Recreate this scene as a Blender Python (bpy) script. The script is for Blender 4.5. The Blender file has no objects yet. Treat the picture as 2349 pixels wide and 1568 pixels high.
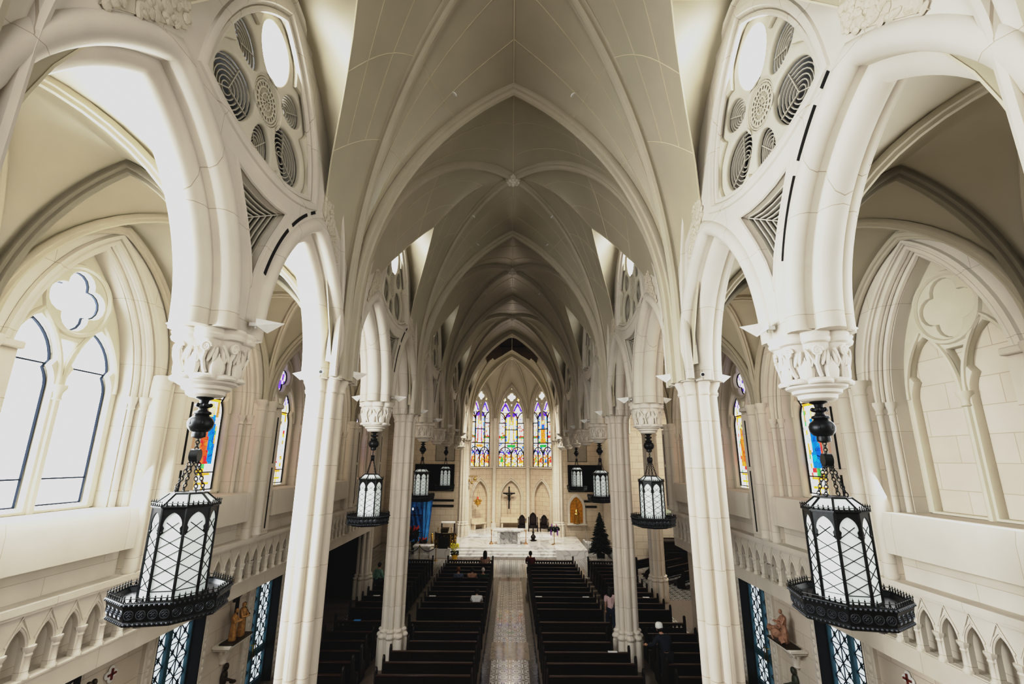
LIT = dict(loft=470, near_left=820, near_right=170, aisle=50, side=150, sanct=3600, apse=900, transept=900, apse_up=190)
import bpy, bmesh, math, random
from mathutils import Vector as V, Matrix as MX
R = math.radians
PI = math.pi
rnd = random.Random(7)
SC = bpy.context.scene
COL = SC.collection

# ------------------------------------------------------------------ helpers
def tag(o, label=None, cat=None, group=None, kind=None):
    if label: o['label'] = label
    if cat: o['category'] = cat
    if group: o['group'] = group
    if kind: o['kind'] = kind
    return o

def empty(name, loc=(0, 0, 0), rz=0.0):
    o = bpy.data.objects.new(name, None)
    COL.objects.link(o)
    o.location = loc
    o.rotation_euler = (0, 0, rz)
    o.empty_display_size = 0.2
    return o

def copy_tree(o, parent=None):
    c = o.copy()
    COL.objects.link(c)
    if parent is not None:
        c.parent = parent
    for ch in list(o.children):
        copy_tree(ch, c)
    return c

class MB:
    def __init__(s):
        s.bm = bmesh.new()
        s.M = MX.Identity(4)
    def _v(s, co):
        return s.bm.verts.new(s.M @ V(co))
    def box(s, c, d, bev=0.0, rot=None):
        bm2 = bmesh.new()
        bmesh.ops.create_cube(bm2, size=1.0)
        bmesh.ops.scale(bm2, vec=V(d), verts=bm2.verts)
        if bev > 0:
            bmesh.ops.bevel(bm2, geom=bm2.edges[:], offset=bev, segments=1, affect='EDGES', profile=0.5)
        m = MX.Translation(V(c))
        if rot is not None: m = m @ rot
        s.join(bm2, m)
        return s
    def join(s, bm2, m=None):
        me = bpy.data.meshes.new('tmp')
        bm2.to_mesh(me); bm2.free()
        s.addmesh(me, m)
        bpy.data.meshes.remove(me)
    def addmesh(s, me, m=None):
        m = s.M @ (m or MX.Identity(4))
        nv = [s.bm.verts.new(m @ v.co) for v in me.vertices]
        flip = m.determinant() < 0
        for p in me.polygons:
            vs = [nv[i] for i in p.vertices]
            if flip: vs.reverse()
            try: s.bm.faces.new(vs)
            except ValueError: pass
        return s
    def tube(s, p0, p1, r0, r1=None, seg=8, caps=True):
        if r1 is None: r1 = r0
        p0, p1 = V(p0), V(p1)
        d = (p1 - p0)
        if d.length < 1e-6: return s
        d.normalize()
        a = d.orthogonal().normalized(); b = d.cross(a)
        A = []; B = []
        for i in range(seg):
            t = 2 * PI * i / seg
            o = a * math.cos(t) + b * math.sin(t)
            A.append(s._v(p0 + o * r0)); B.append(s._v(p1 + o * r1))
        for i in range(seg):
            j = (i + 1) % seg
            s.bm.faces.new((A[i], A[j], B[j], B[i]))
        if caps:
            s.bm.faces.new(A[::-1]); s.bm.faces.new(B)
        return s
    def path(s, pts, r, seg=6, closed=False):
        """round tube along a polyline (parallel transport)"""
        prof = [(r * math.cos(2 * PI * i / seg), r * math.sin(2 * PI * i / seg)) for i in range(seg)]
        return s.sweep(pts, prof, None, closed)
    def sweep(s, pts, prof, nrm=None, closed=False, caps=True):
        """prof (a,b): b along nrm (constant), a along tangent x nrm."""
        pts = [V(p) for p in pts]
        n = len(pts)
        rings = []
        prev = None
        for i in range(n):
            if closed:
                t1 = (pts[i] - pts[i - 1]); t2 = (pts[(i + 1) % n] - pts[i])
            else:
                t1 = (pts[i] - pts[i - 1]) if i > 0 else (pts[1] - pts[0])
                t2 = (pts[i + 1] - pts[i]) if i < n - 1 else t1
            t1 = t1.normalized(); t2 = t2.normalized()
            t = (t1 + t2)
            if t.length < 1e-5: t = t1.copy()
            t.normalize()
            sc = 1.0 / max(0.35, t.dot(t1))
            if nrm is not None:
                b = V(nrm).normalized()
                a = t.cross(b)
                if a.length < 1e-6: a = t.orthogonal()
                a.normalize()
                rings.append([s._v(pts[i] + a * (q[0] * sc) + b * q[1]) for q in prof])
            else:
                if prev is None: a = t.orthogonal().normalized()
                else:
                    a = prev - t * prev.dot(t)
                    a = a.normalized() if a.length > 1e-6 else t.orthogonal().normalized()
                prev = a
                b = t.cross(a)
                rings.append([s._v(pts[i] + a * q[0] + b * q[1]) for q in prof])
        m = len(prof)
        last = n if closed else n - 1
        for i in range(last):
            A = rings[i]; B = rings[(i + 1) % n]
            for k in range(m):
                l = (k + 1) % m
                s.bm.faces.new((A[k], A[l], B[l], B[k]))
        if caps and not closed and m > 2:
            s.bm.faces.new(rings[0][::-1]); s.bm.faces.new(rings[-1])
        return s
    def lathe(s, prof, c=(0, 0, 0), seg=16, lobes=None, ph=0.0, caps=True):
        """prof list of (r,z); lobes=(n,amp): radius modulation"""
        c = V(c); rings = []
        for r, z in prof:
            ring = []
            for i in range(seg):
                t = 2 * PI * i / seg + ph
                q = r
                if lobes: q = r * (1 - lobes[1] + lobes[1] * abs(math.cos(lobes[0] * t / 2.0)) ** 0.7)
                ring.append(s._v(c + V((q * math.cos(t), q * math.sin(t), z))))
            rings.append(ring)
        for A, B in zip(rings[:-1], rings[1:]):
            for i in range(seg):
                j = (i + 1) % seg
                s.bm.faces.new((A[i], A[j], B[j], B[i]))
        if caps:
            try:
                s.bm.faces.new(rings[0][::-1]); s.bm.faces.new(rings[-1])
            except ValueError: pass
        return s
    def ball(s, c, r, sc=(1, 1, 1), seg=10, rings=7, rot=None):
        bm2 = bmesh.new()
        bmesh.ops.create_uvsphere(bm2, u_segments=seg, v_segments=rings, radius=r)
        bmesh.ops.scale(bm2, vec=V(sc), verts=bm2.verts)
        m = MX.Translation(V(c))
        if rot is not None: m = m @ rot
        s.join(bm2, m)
        return s
    def poly(s, pts):
        s.bm.faces.new([s._v(p) for p in pts])
        return s
    def grid(s, rows, flip=False):
        vs = [[s._v(p) for p in row] for row in rows]
        for A, B in zip(vs[:-1], vs[1:]):
            for k in range(len(A) - 1):
                f = (A[k], A[k + 1], B[k + 1], B[k])
                try: s.bm.faces.new(f[::-1] if flip else f)
                except ValueError: pass
        return s
    def prism(s, pts, d, off=(0, 0, 0)):
        """pts: closed 3-D polygon, extruded by vector d"""
        A = [s._v(V(p)) for p in pts]; B = [s._v(V(p) + V(d)) for p in pts]
        n = len(A)
        for i in range(n):
            j = (i + 1) % n
            s.bm.faces.new((A[i], A[j], B[j], B[i]))
        s.bm.faces.new(A[::-1]); s.bm.faces.new(B)
        return s
    def build(s, name, mat, parent=None, loc=None, smooth=38, merge=True, kind=None):
        if merge: bmesh.ops.remove_doubles(s.bm, verts=s.bm.verts, dist=1e-5)
        bmesh.ops.recalc_face_normals(s.bm, faces=s.bm.faces)
        me = bpy.data.meshes.new(name)
        s.bm.to_mesh(me); s.bm.free()
        if smooth:
            me.polygons.foreach_set('use_smooth', [True] * len(me.polygons))
            try: me.set_sharp_from_angle(angle=R(smooth))
            except Exception: pass
        me.materials.append(mat)
        o = bpy.data.objects.new(name, me)
        COL.objects.link(o)
        if parent is not None: o.parent = parent
        if loc is not None: o.location = loc
        if kind: o['kind'] = kind
        return o

def plate(loops, depth, bev=0.0, segs=1):
    """2-D loops (outer first, then holes) -> mesh in xy, extruded +-depth/2 in z"""
    cu = bpy.data.curves.new('tmpc', 'CURVE')
    cu.dimensions = '2D'; cu.fill_mode = 'BOTH'
    cu.extrude = max(depth / 2 - bev, 0.0001); cu.bevel_depth = bev; cu.bevel_resolution = segs - 1; cu.offset = -bev
    for lp in loops:
        sp = cu.splines.new('POLY')
        sp.points.add(len(lp) - 1)
        for p, q in zip(sp.points, lp): p.co = (q[0], q[1], 0, 1)
        sp.use_cyclic_u = True
    ob = bpy.data.objects.new('tmpo', cu)
    me = bpy.data.meshes.new_from_object(ob)
    bpy.data.objects.remove(ob); bpy.data.curves.remove(cu)
    return me

# plane frames: map (u,v,w) of a plate into a wall. u along the wall, v up, w = thickness
def frame(o, u, v):
    u = V(u).normalized(); v = V(v).normalized(); w = u.cross(v)
    m = MX.Identity(4)
    for i in range(3):
        m[i][0] = u[i]; m[i][1] = v[i]; m[i][2] = w[i]; m[i][3] = o[i]
    return m

def add_plate(mb, loops, depth, fr, bev=0.0, segs=1):
    me = plate(loops, depth, bev, segs)
    mb.addmesh(me, fr)
    bpy.data.meshes.remove(me)
    return mb

# ---------------------------------------------------------------- 2-D shapes
def arch(half, zs, apex, n=10, c=0.0):
    """pointed arch intrados from left springing to right springing"""
    H = apex - zs
    Rr = (half * half + H * H) / (2 * half)
    cx = half - Rr
    a1 = math.atan2(H, -cx)
    right = [(c + cx + Rr * math.cos(a1 * k / n), zs + Rr * math.sin(a1 * k / n)) for k in range(n + 1)]
    left = [(2 * c - x, z) for x, z in right]
    return left[:-1] + [(c, apex)] + right[:-1][::-1]

def arch_x(half, zs, apex, z):
    H = apex - zs
    Rr = (half * half + H * H) / (2 * half)
    cx = half - Rr
    if z <= zs: return half
    return cx + math.sqrt(max(0.0, Rr * Rr - (z - zs) ** 2))

def lancet(half, z0, zs, apex, n=10, c=0.0):
    return [(c - half, z0)] + arch(half, zs, apex, n, c) + [(c + half, z0)]

def cusped(half, z0, zs, apex, c=0.0, n=8):
    """lancet with a cusp low on each side of the head (trefoil feel)"""
    H = apex - zs
    hz = zs + H * 0.30
    right = []
    # small lower lobe from springing to cusp
    for k in range(n + 1):
        t = k / n
        x = half * (1.0 - 0.02 * t) - half * 0.22 * (t ** 2.2)
        right.append((c + x, zs + (hz - zs) * t))
    up = arch(half * 0.97, hz + 0.02, apex, n)
    upr = up[len(up) // 2:][::-1]
    # upr runs springing -> apex ; blend outwards from cusp
    seq = [(c + x, z) for x, z in upr]
    seq = seq[1:]
    right += seq
    left = [(2 * c - x, z) for x, z in right]
    return [(c - half, z0)] + left[:-1] + right[::-1] + [(c + half, z0)]

def circ(c, r, n=24, r2=None, ph=0.0):
    r2 = r2 or r
    return [(c[0] + r * math.cos(2 * PI * i / n + ph), c[1] + r2 * math.sin(2 * PI * i / n + ph)) for i in range(n)]

def foil(c, r_lobe, d, k=4, n=9, ph=0.0):
    """multifoil outline: k lobes of radius r_lobe at distance d"""
    pts = []
    # intersection angle half-width on each lobe
    s = d * math.sin(PI / k)
    ext = PI / 2 + PI / k + (0 if s <= 0 else math.acos(min(1, s / r_lobe)) * -1.0) if s < r_lobe else PI / 2 + PI / k
    # angle (measured on lobe from outward axis) at which neighbouring lobes meet
    if s < r_lobe:
        h = math.sqrt(r_lobe ** 2 - s ** 2)
        mx, my = (d * math.cos(PI / k) ** 1 * 1.0, 0)
        # meeting point on bisector at distance q from the centre
        q = d * math.cos(PI / k) + h
        px, py = q * math.cos(PI / k), q * math.sin(PI / k)
        ext = math.atan2(py, px - d)
    else:
        ext = PI - PI / k * 0.5
    for j in range(k):
        a0 = ph + 2 * PI * j / k
        cx, cy = c[0] + d * math.cos(a0), c[1] + d * math.sin(a0)
        for i in range(n):
            t = a0 - ext + 2 * ext * i / (n - 1)
            pts.append((cx + r_lobe * math.cos(t), cy + r_lobe * math.sin(t)))
    out = [pts[0]]
    for p in pts[1:]:
        if (p[0] - out[-1][0]) ** 2 + (p[1] - out[-1][1]) ** 2 > 1e-7: out.append(p)
    if (out[0][0] - out[-1][0]) ** 2 + (out[0][1] - out[-1][1]) ** 2 < 1e-7: out.pop()
    return out

def reuleaux(cz, half, zb, apex, sag, n=10):
    """spherical triangle, apex up: base corners (+-half, zb), base bulging down by sag"""
    H = apex - zb
    pts = []
    def arc(p, q, bul, n):
        (x0, y0), (x1, y1) = p, q
        mx, my = (x0 + x1) / 2, (y0 + y1) / 2
        dx, dy = x1 - x0, y1 - y0
        L = math.hypot(dx, dy); nx, ny = dy / L, -dx / L
        Rr = (L * L / 4 + bul * bul) / (2 * bul)
        cx, cy = mx - nx * (Rr - bul), my - ny * (Rr - bul)
        a0 = math.atan2(y0 - cy, x0 - cx); a1 = math.atan2(y1 - cy, x1 - cx)
        while a1 < a0: a1 += 2 * PI
        return [(cx + Rr * math.cos(a0 + (a1 - a0) * i / n), cy + Rr * math.sin(a0 + (a1 - a0) * i / n)) for i in range(n)]
    A, B, C = (-half, zb), (half, zb), (0, apex)
    return arc(A, B, sag, n) + arc(B, C, sag, n) + arc(C, A, sag, n)

def scaled(pts, k, c=None):
    if c is None:
        c = (sum(p[0] for p in pts) / len(pts), sum(p[1] for p in pts) / len(pts))
    return [(c[0] + (p[0] - c[0]) * k, c[1] + (p[1] - c[1]) * k) for p in pts]

def offset_poly(pts, d):
    """crude outward offset of a closed CCW polygon"""
    n = len(pts); out = []
    area = sum(pts[i][0] * pts[(i + 1) % n][1] - pts[(i + 1) % n][0] * pts[i][1] for i in range(n))
    sg = 1 if area > 0 else -1
    for i in range(n):
        x0, y0 = pts[i - 1]; x1, y1 = pts[i]; x2, y2 = pts[(i + 1) % n]
        e1 = V((x1 - x0, y1 - y0)); e2 = V((x2 - x1, y2 - y1))
        if e1.length < 1e-9 or e2.length < 1e-9: out.append(pts[i]); continue
        e1.normalize(); e2.normalize()
        n1 = V((e1.y, -e1.x)) * sg; n2 = V((e2.y, -e2.x)) * sg
        m = n1 + n2
        if m.length < 1e-6: m = n1.copy()
        m.normalize()
        k = d / max(0.5, m.dot(n1))
        out.append((x1 + m.x * k, y1 + m.y * k))
    return out

# ------------------------------------------------------------------ materials
class NT:
    def __init__(s, name):
        s.mat = bpy.data.materials.new(name); s.mat.use_nodes = True
        s.nt = s.mat.node_tree; s.n = s.nt.nodes; s.l = s.nt.links
        s.bsdf = s.n['Principled BSDF']; s.out = s.n['Material Output']
    def node(s, t, **kw):
        nd = s.n.new(t)
        for k, v in kw.items():
            if k.startswith('i_'):
                key = k[2:]
                key = int(key) if key.isdigit() else key.replace('_', ' ')
                nd.inputs[key].default_value = v
            else: setattr(nd, k, v)
        return nd
    def math(s, op, a, b=None):
        nd = s.n.new('ShaderNodeMath'); nd.operation = op
        for i, x in enumerate((a, b)):
            if x is None: continue
            if isinstance(x, (int, float)): nd.inputs[i].default_value = x
            else: s.l.new(x, nd.inputs[i])
        return nd.outputs[0]
    def ramp(s, fac, stops, mode='LINEAR'):
        nd = s.n.new('ShaderNodeValToRGB'); nd.color_ramp.interpolation = mode
        els = nd.color_ramp.elements
        while len(els) < len(stops): els.new(0.5)
        for e, (p, c) in zip(els, stops):
            e.position = p; e.color = (c[0], c[1], c[2], 1)
        s.l.new(fac, nd.inputs[0])
        return nd.outputs[0]
    def mix(s, fac, a, b, mode='MIX'):
        nd = s.n.new('ShaderNodeMix'); nd.data_type = 'RGBA'; nd.blend_type = mode
        for key, x in ((0, fac), (6, a), (7, b)):
            if isinstance(x, (int, float)): nd.inputs[key].default_value = x
            elif isinstance(x, tuple): nd.inputs[key].default_value = (x[0], x[1], x[2], 1)
            else: s.l.new(x, nd.inputs[key])
        return nd.outputs[2]
    def set(s, k, v):
        if isinstance(v, tuple): v = (v[0], v[1], v[2], 1)
        s.bsdf.inputs[k].default_value = v

def lin(h):
    return tuple(((c / 255) / 12.92 if c / 255 <= 0.04045 else ((c / 255 + 0.055) / 1.055) ** 2.4) for c in h)

def mat(name, rgb, rough=0.6, metal=0.0, var=0.08, scale=4.0, bump=0.0, spec=0.4, coat=0.0, emit=None, estr=0.0):
    t = NT(name)
    tc = t.node('ShaderNodeTexCoord')
    nz = t.node('ShaderNodeTexNoise', i_Scale=scale, i_Detail=4.0)
    t.l.new(tc.outputs['Object'], nz.inputs['Vector'])
    a = tuple(c * (1 - var) for c in rgb); b = tuple(min(1, c * (1 + var)) for c in rgb)
    col = t.ramp(nz.outputs['Fac'], [(0.3, a), (0.7, b)])
    t.l.new(col, t.bsdf.inputs['Base Color'])
    t.set('Roughness', rough); t.set('Metallic', metal); t.set('Specular IOR Level', spec)
    if coat: t.set('Coat Weight', coat)
    if bump:
        bp = t.node('ShaderNodeBump', i_Strength=bump, i_Distance=0.02)
        t.l.new(nz.outputs['Fac'], bp.inputs['Height'])
        t.l.new(bp.outputs[0], t.bsdf.inputs['Normal'])
    if emit:
        t.set('Emission Color', emit); t.set('Emission Strength', estr)
    return t.mat

def stone(name, rgb, block=None, axis='yz', mortar=None, rough=0.65, joint=0.012, var=0.05, spec=0.3):
    """cream stone; block=(w,h) draws ashlar joints across the given object axes"""
    t = NT(name)
    tc = t.node('ShaderNodeTexCoord')
    nz = t.node('ShaderNodeTexNoise', i_Scale=1.3, i_Detail=5.0)
    t.l.new(tc.outputs['Object'], nz.inputs['Vector'])
    nf = t.node('ShaderNodeTexNoise', i_Scale=60.0, i_Detail=2.0)
    t.l.new(tc.outputs['Object'], nf.inputs['Vector'])
    a = tuple(c * (1 - var) for c in rgb); b = tuple(min(1, c * (1 + var)) for c in rgb)
    col = t.ramp(nz.outputs['Fac'], [(0.3, a), (0.7, b)])
    if block:
        sep = t.node('ShaderNodeSeparateXYZ'); cmb = t.node('ShaderNodeCombineXYZ')
        t.l.new(tc.outputs['Object'], sep.inputs[0])
        ix = {'x': 0, 'y': 1, 'z': 2}
        t.l.new(sep.outputs[ix[axis[0]]], cmb.inputs[0]); t.l.new(sep.outputs[ix[axis[1]]], cmb.inputs[1])
        br = t.node('ShaderNodeTexBrick', i_Scale=1.0)
        br.inputs['Mortar Size'].default_value = joint
        br.inputs['Mortar Smooth'].default_value = 0.2
        br.inputs['Brick Width'].default_value = block[0]; br.inputs['Row Height'].default_value = block[1]
        br.inputs['Color1'].default_value = (1, 1, 1, 1); br.inputs['Color2'].default_value = (0.95, 0.94, 0.92, 1)
        mo = mortar or (0.62, 0.58, 0.52)
        br.inputs['Mortar'].default_value = (*mo, 1)
        t.l.new(cmb.outputs[0], br.inputs['Vector'])
        col = t.mix(1.0, col, br.outputs['Color'], 'MULTIPLY')
    t.l.new(col, t.bsdf.inputs['Base Color'])
    t.set('Roughness', rough); t.set('Specular IOR Level', spec)
    bp = t.node('ShaderNodeBump', i_Strength=0.06, i_Distance=0.01)
    t.l.new(nf.outputs['Fac'], bp.inputs['Height'])
    t.l.new(bp.outputs[0], t.bsdf.inputs['Normal'])
    return t.mat

def emit_mat(name, rgb, strength):
    t = NT(name)
    em = t.node('ShaderNodeEmission')
    tc = t.node('ShaderNodeTexCoord')
    nz = t.node('ShaderNodeTexNoise', i_Scale=0.8)
    t.l.new(tc.outputs['Object'], nz.inputs['Vector'])
    col = t.ramp(nz.outputs['Fac'], [(0.3, tuple(c * 0.96 for c in rgb)), (0.7, rgb)])
    t.l.new(col, em.inputs['Color'])
    em.inputs['Strength'].default_value = strength
    t.l.new(em.outputs[0], t.out.inputs['Surface'])
    return t.mat

def glass_col(name, strength, lead=0.02, cell=9.0):
    """backlit stained glass: colours come from the pane mesh, leads from voronoi edges"""
    t = NT(name)
    at = t.node('ShaderNodeAttribute', attribute_name='Col')
    tc = t.node('ShaderNodeTexCoord')
    vo = t.node('ShaderNodeTexVoronoi', i_Scale=cell, feature='DISTANCE_TO_EDGE')
    t.l.new(tc.outputs['Object'], vo.inputs['Vector'])
    vc = t.node('ShaderNodeTexVoronoi', i_Scale=cell)
    t.l.new(tc.outputs['Object'], vc.inputs['Vector'])
    hsv = t.node('ShaderNodeHueSaturation')
    sp = t.node('ShaderNodeSeparateColor'); t.l.new(vc.outputs['Color'], sp.inputs[0])
    t.l.new(t.math('ADD', t.math('MULTIPLY', sp.outputs[0], 0.4), 0.78), hsv.inputs['Value'])
    t.l.new(t.math('ADD', t.math('MULTIPLY', sp.outputs[1], 0.04), 0.48), hsv.inputs['Hue'])
    t.l.new(at.outputs['Color'], hsv.inputs['Color'])
    m = t.ramp(vo.outputs['Distance'], [(lead * 0.6, (0.12, 0.12, 0.12)), (lead * 1.5, (1, 1, 1))])
    col = t.mix(1.0, hsv.outputs[0], m, 'MULTIPLY')
    em = t.node('ShaderNodeEmission'); em.inputs['Strength'].default_value = strength
    t.l.new(col, em.inputs['Color'])
    t.l.new(em.outputs[0], t.out.inputs['Surface'])
    return t.mat

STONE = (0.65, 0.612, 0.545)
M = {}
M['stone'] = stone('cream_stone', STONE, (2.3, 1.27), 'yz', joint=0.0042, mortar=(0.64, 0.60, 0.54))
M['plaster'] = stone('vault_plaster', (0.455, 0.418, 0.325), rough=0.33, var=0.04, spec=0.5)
M['rib'] = stone('rib_stone', (0.50, 0.46, 0.37), rough=0.6)
M['joint'] = stone('joint_line', (0.62, 0.57, 0.44), rough=0.7)
M['tracery'] = stone('tracery_stone', (0.62, 0.585, 0.49))
M['relief'] = stone('carved_relief', (0.58, 0.53, 0.44))
M['ashlar_y'] = stone('ashlar_stone', (0.67, 0.612, 0.53), (1.05, 0.50), 'yz', joint=0.008, mortar=(0.74, 0.71, 0.66))
M['ashlar_x'] = stone('ashlar_stone_end', (0.66, 0.575, 0.465), (0.95, 0.46), 'xz')
M['ashlar_s'] = stone('ashlar_apse_side', (0.64, 0.55, 0.44), (0.6, 0.40), 'xz')
M['column'] = stone('column_stone', (0.68, 0.63, 0.555), (40.0, 0.98), 'xz', joint=0.006, mortar=(0.66, 0.61, 0.55))
M['carved'] = stone('carved_capital', (0.72, 0.68, 0.61))
M['void'] = mat('dark_void', (0.012, 0.013, 0.014), 0.9, var=0.2)
M['slot'] = mat('dark_slot', (0.008, 0.008, 0.008), 0.8, var=0.2)
M['grille'] = mat('painted_grille', (0.52, 0.49, 0.42), 0.5)
M['iron'] = mat('black_iron', (0.018, 0.020, 0.021), 0.38, 0.6, var=0.25, scale=20, spec=0.5)
M['iron_blue'] = mat('dark_window_frame', (0.03, 0.045, 0.075), 0.5, 0.2)
M['white_fix'] = mat('white_fixture', (0.80, 0.80, 0.77), 0.4)
M['marble'] = None
# ------------------------------------------------------------------ more materials
def marble(name, rgb=(0.80, 0.80, 0.79), vein=(0.42, 0.42, 0.43), sc=0.9, rough=0.22):
    t = NT(name)
    tc = t.node('ShaderNodeTexCoord')
    nz = t.node('ShaderNodeTexNoise', i_Scale=sc, i_Detail=6.0, i_Distortion=1.6)
    t.l.new(tc.outputs['Object'], nz.inputs['Vector'])
    d = t.math('ABSOLUTE', t.math('SUBTRACT', nz.outputs['Fac'], 0.5))
    col = t.ramp(d, [(0.0, vein), (0.012, tuple((a + b) / 2 for a, b in zip(rgb, vein))), (0.04, rgb)])
    t.l.new(col, t.bsdf.inputs['Base Color']); t.set('Roughness', rough)
    return t.mat

def wood(name, a, b, sc=3.0, rough=0.4, coat=0.0):
    t = NT(name)
    tc = t.node('ShaderNodeTexCoord')
    mp = t.node('ShaderNodeMapping'); mp.inputs['Scale'].default_value = (0.6, 9, 9)
    t.l.new(tc.outputs['Object'], mp.inputs['Vector'])
    nz = t.node('ShaderNodeTexNoise', i_Scale=sc, i_Detail=5.0, i_Distortion=0.6)
    t.l.new(mp.outputs[0], nz.inputs['Vector'])
    col = t.ramp(nz.outputs['Fac'], [(0.3, a), (0.7, b)])
    t.l.new(col, t.bsdf.inputs['Base Color']); t.set('Roughness', rough); t.set('Specular IOR Level', 0.3)
    return t.mat

def tiles(name, period, light, mid, dark, rough=0.2, coat=0.0):
    """encaustic pattern: interlaced rings around small rosettes"""
    t = NT(name)
    tc = t.node('ShaderNodeTexCoord'); sp = t.node('ShaderNodeSeparateXYZ')
    t.l.new(tc.outputs['Object'], sp.inputs[0])
    def cell(off):
        fx = t.math('SUBTRACT', t.math('FRACT', t.math('ADD', t.math('DIVIDE', sp.outputs[0], period), off)), .5)
        fy = t.math('SUBTRACT', t.math('FRACT', t.math('ADD', t.math('DIVIDE', sp.outputs[1], period), off)), .5)
        r = t.math('SQRT', t.math('ADD', t.math('MULTIPLY', fx, fx), t.math('MULTIPLY', fy, fy)))
        a = t.math('ARCTAN2', fy, fx)
        return r, a
    r1, a1 = cell(0.0); r2, a2 = cell(0.5)
    w = t.math('ADD', r1, t.math('MULTIPLY', t.math('COSINE', t.math('MULTIPLY', a1, 8.0)), .030))
    c1 = t.ramp(w, [(0.0, light), (0.06, dark), (0.17, light), (0.27, mid), (0.31, light), (0.37, dark), (0.46, light)], 'CONSTANT')
    c2 = t.ramp(t.math('ADD', r2, t.math('MULTIPLY', t.math('COSINE', t.math('MULTIPLY', a2, 4.0)), .05)), [(0.0, dark), (0.10, light), (0.17, dark), (0.22, (1, 1, 1))], 'CONSTANT')
    col = t.mix(1.0, c1, c2, 'MULTIPLY')
    t.l.new(col, t.bsdf.inputs['Base Color']); t.set('Roughness', rough)
    if coat:
        t.set('Coat Weight', coat); t.set('Coat Roughness', .03)
    return t.mat

M['marble'] = marble('white_marble')
M['marble_floor'] = marble('white_marble_platform', (0.74, 0.74, 0.73), (0.45, 0.45, 0.46), 0.5, 0.12)
M['marble_dark'] = marble('dark_marble', (0.035, 0.036, 0.04), (0.16, 0.16, 0.16), 2.5, 0.12)
M['tile_aisle'] = tiles('aisle_tiles', 0.44, (0.56, 0.55, 0.52), (0.20, 0.19, 0.18), (0.012, 0.012, 0.012), 0.2, 0.32)
M['tile_floor'] = tiles('floor_tiles', 0.40, (0.36, 0.35, 0.32), (0.12, 0.115, 0.11), (0.02, 0.02, 0.02), 0.25, 0.3)
M['floor_plain'] = mat('plain_floor_stone', (0.16, 0.13, 0.105), 0.45, var=0.12, scale=8)
M['pew'] = wood('dark_pew_wood', (0.004, 0.0025, 0.002), (0.010, 0.005, 0.003), 2.0, 0.5)
M['pew_rail'] = wood('pew_rail_wood', (0.018, 0.008, 0.004), (0.045, 0.019, 0.009), 2.0, 0.36)  # lighter than the pew wood: light on the top rails put into colour
M['dark_wood'] = wood('black_wood', (0.006, 0.004, 0.003), (0.016, 0.010, 0.008), 2.0, 0.45)
M['teal'] = mat('teal_metal', (0.05, 0.13, 0.17), 0.4, 0.2, var=0.15)
M['gold'] = mat('polished_gold', (0.62, 0.40, 0.10), 0.28, 0.9, var=0.2, scale=12)
M['bronze'] = mat('dark_bronze', (0.045, 0.030, 0.012), 0.4, 0.5, var=0.5, scale=25)
M['brass'] = mat('brass_metal', (0.42, 0.28, 0.07), 0.35, 0.9, var=0.3, scale=14)
M['black'] = mat('black_paint', (0.006, 0.006, 0.007), 0.5, var=0.1)
M['screen'] = mat('screen_glass', (0.004, 0.004, 0.005), 0.55, var=0.05, spec=0.15)
M['wax'] = mat('candle_wax', (0.80, 0.79, 0.74), 0.5)
M['paper'] = mat('white_paper', (0.78, 0.78, 0.76), 0.7)
M['blue_cloth'] = mat('blue_cloth', (0.012, 0.16, 0.50), 0.7, var=0.3, scale=2.5)
M['blue_sheet'] = mat('light_blue_cloth', (0.06, 0.30, 0.66), 0.7, var=0.3, scale=2.0)
M['green_tree'] = mat('dark_fir_needles', (0.008, 0.012, 0.010), 0.8, var=0.5, scale=9)
M['lantern_glass'] = mat('milk_glass', (0.70, 0.76, 0.74), 0.25, var=0.04, scale=1.0, emit=(0.72, 0.80, 0.78), estr=0.28)
M['day'] = emit_mat('daylight_pane', (0.95, 0.98, 1.0), 7.0)
M['petal_light'] = emit_mat('bright_opening', (1.0, 1.0, 0.98), 5.0)
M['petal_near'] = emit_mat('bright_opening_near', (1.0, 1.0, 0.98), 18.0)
M['stained'] = glass_col('stained_glass', 1.6, 0.014, 7.0)
M['stained_apse'] = glass_col('stained_glass_apse', 1.5, 0.022, 6.5)
M['skin'] = mat('skin', (0.42, 0.25, 0.17), 0.55)
M['skin_dark'] = mat('tanned_skin', (0.28, 0.15, 0.09), 0.55)

def cloth(name, rgb, var=0.15):
    return mat(name, rgb, 0.8, var=var, scale=15, bump=0.2)
# ------------------------------------------------------------------ nave vault
HX, ZC, ZST, ZR, HB = 3.85, 8.7, 10.3, 16.65, 4.1
BAYS = [6.4 + 8.2 * k for k in range(5)]

def Tx(z): return arch_x(3.80, ZST, ZR, z)
def Tz(x):
    lo, hi = ZST, ZR
    for _ in range(30):
        m = (lo + hi) / 2
        if Tx(m) > x: lo = m
        else: hi = m
    return lo
def Wy(z): return arch_x(3.4, 10.0, 14.7, z)
LV = [8.7, 9.5] + [None] * 25
def level(i):
    """-> z, D point (quadrant x<0,y<0)"""
    if i < 2:
        z = (8.7, 9.5)[i]; s = 0.0
    else:
        ph = (i - 2) / 24.0 * PI / 2
        z = ZST + (ZR - ZST) * math.sin(ph); s = 1 - math.cos(ph)
    d = (-3.82 * (1 - s), -3.80 * (1 - s), z)
    return z, d
NL = 27
CRT = [(0, 14.7, -2.70), (.5, 14.2, -2.92), (1.0, 13.62, -3.18), (1.76, 12.6, -3.62), (2.3, 11.75, -3.86), (2.75, 10.95, -3.92), (3.15, 10.1, -3.92), (3.4, 9.2, -3.88), (3.45, 8.7, -3.85)]
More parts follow.
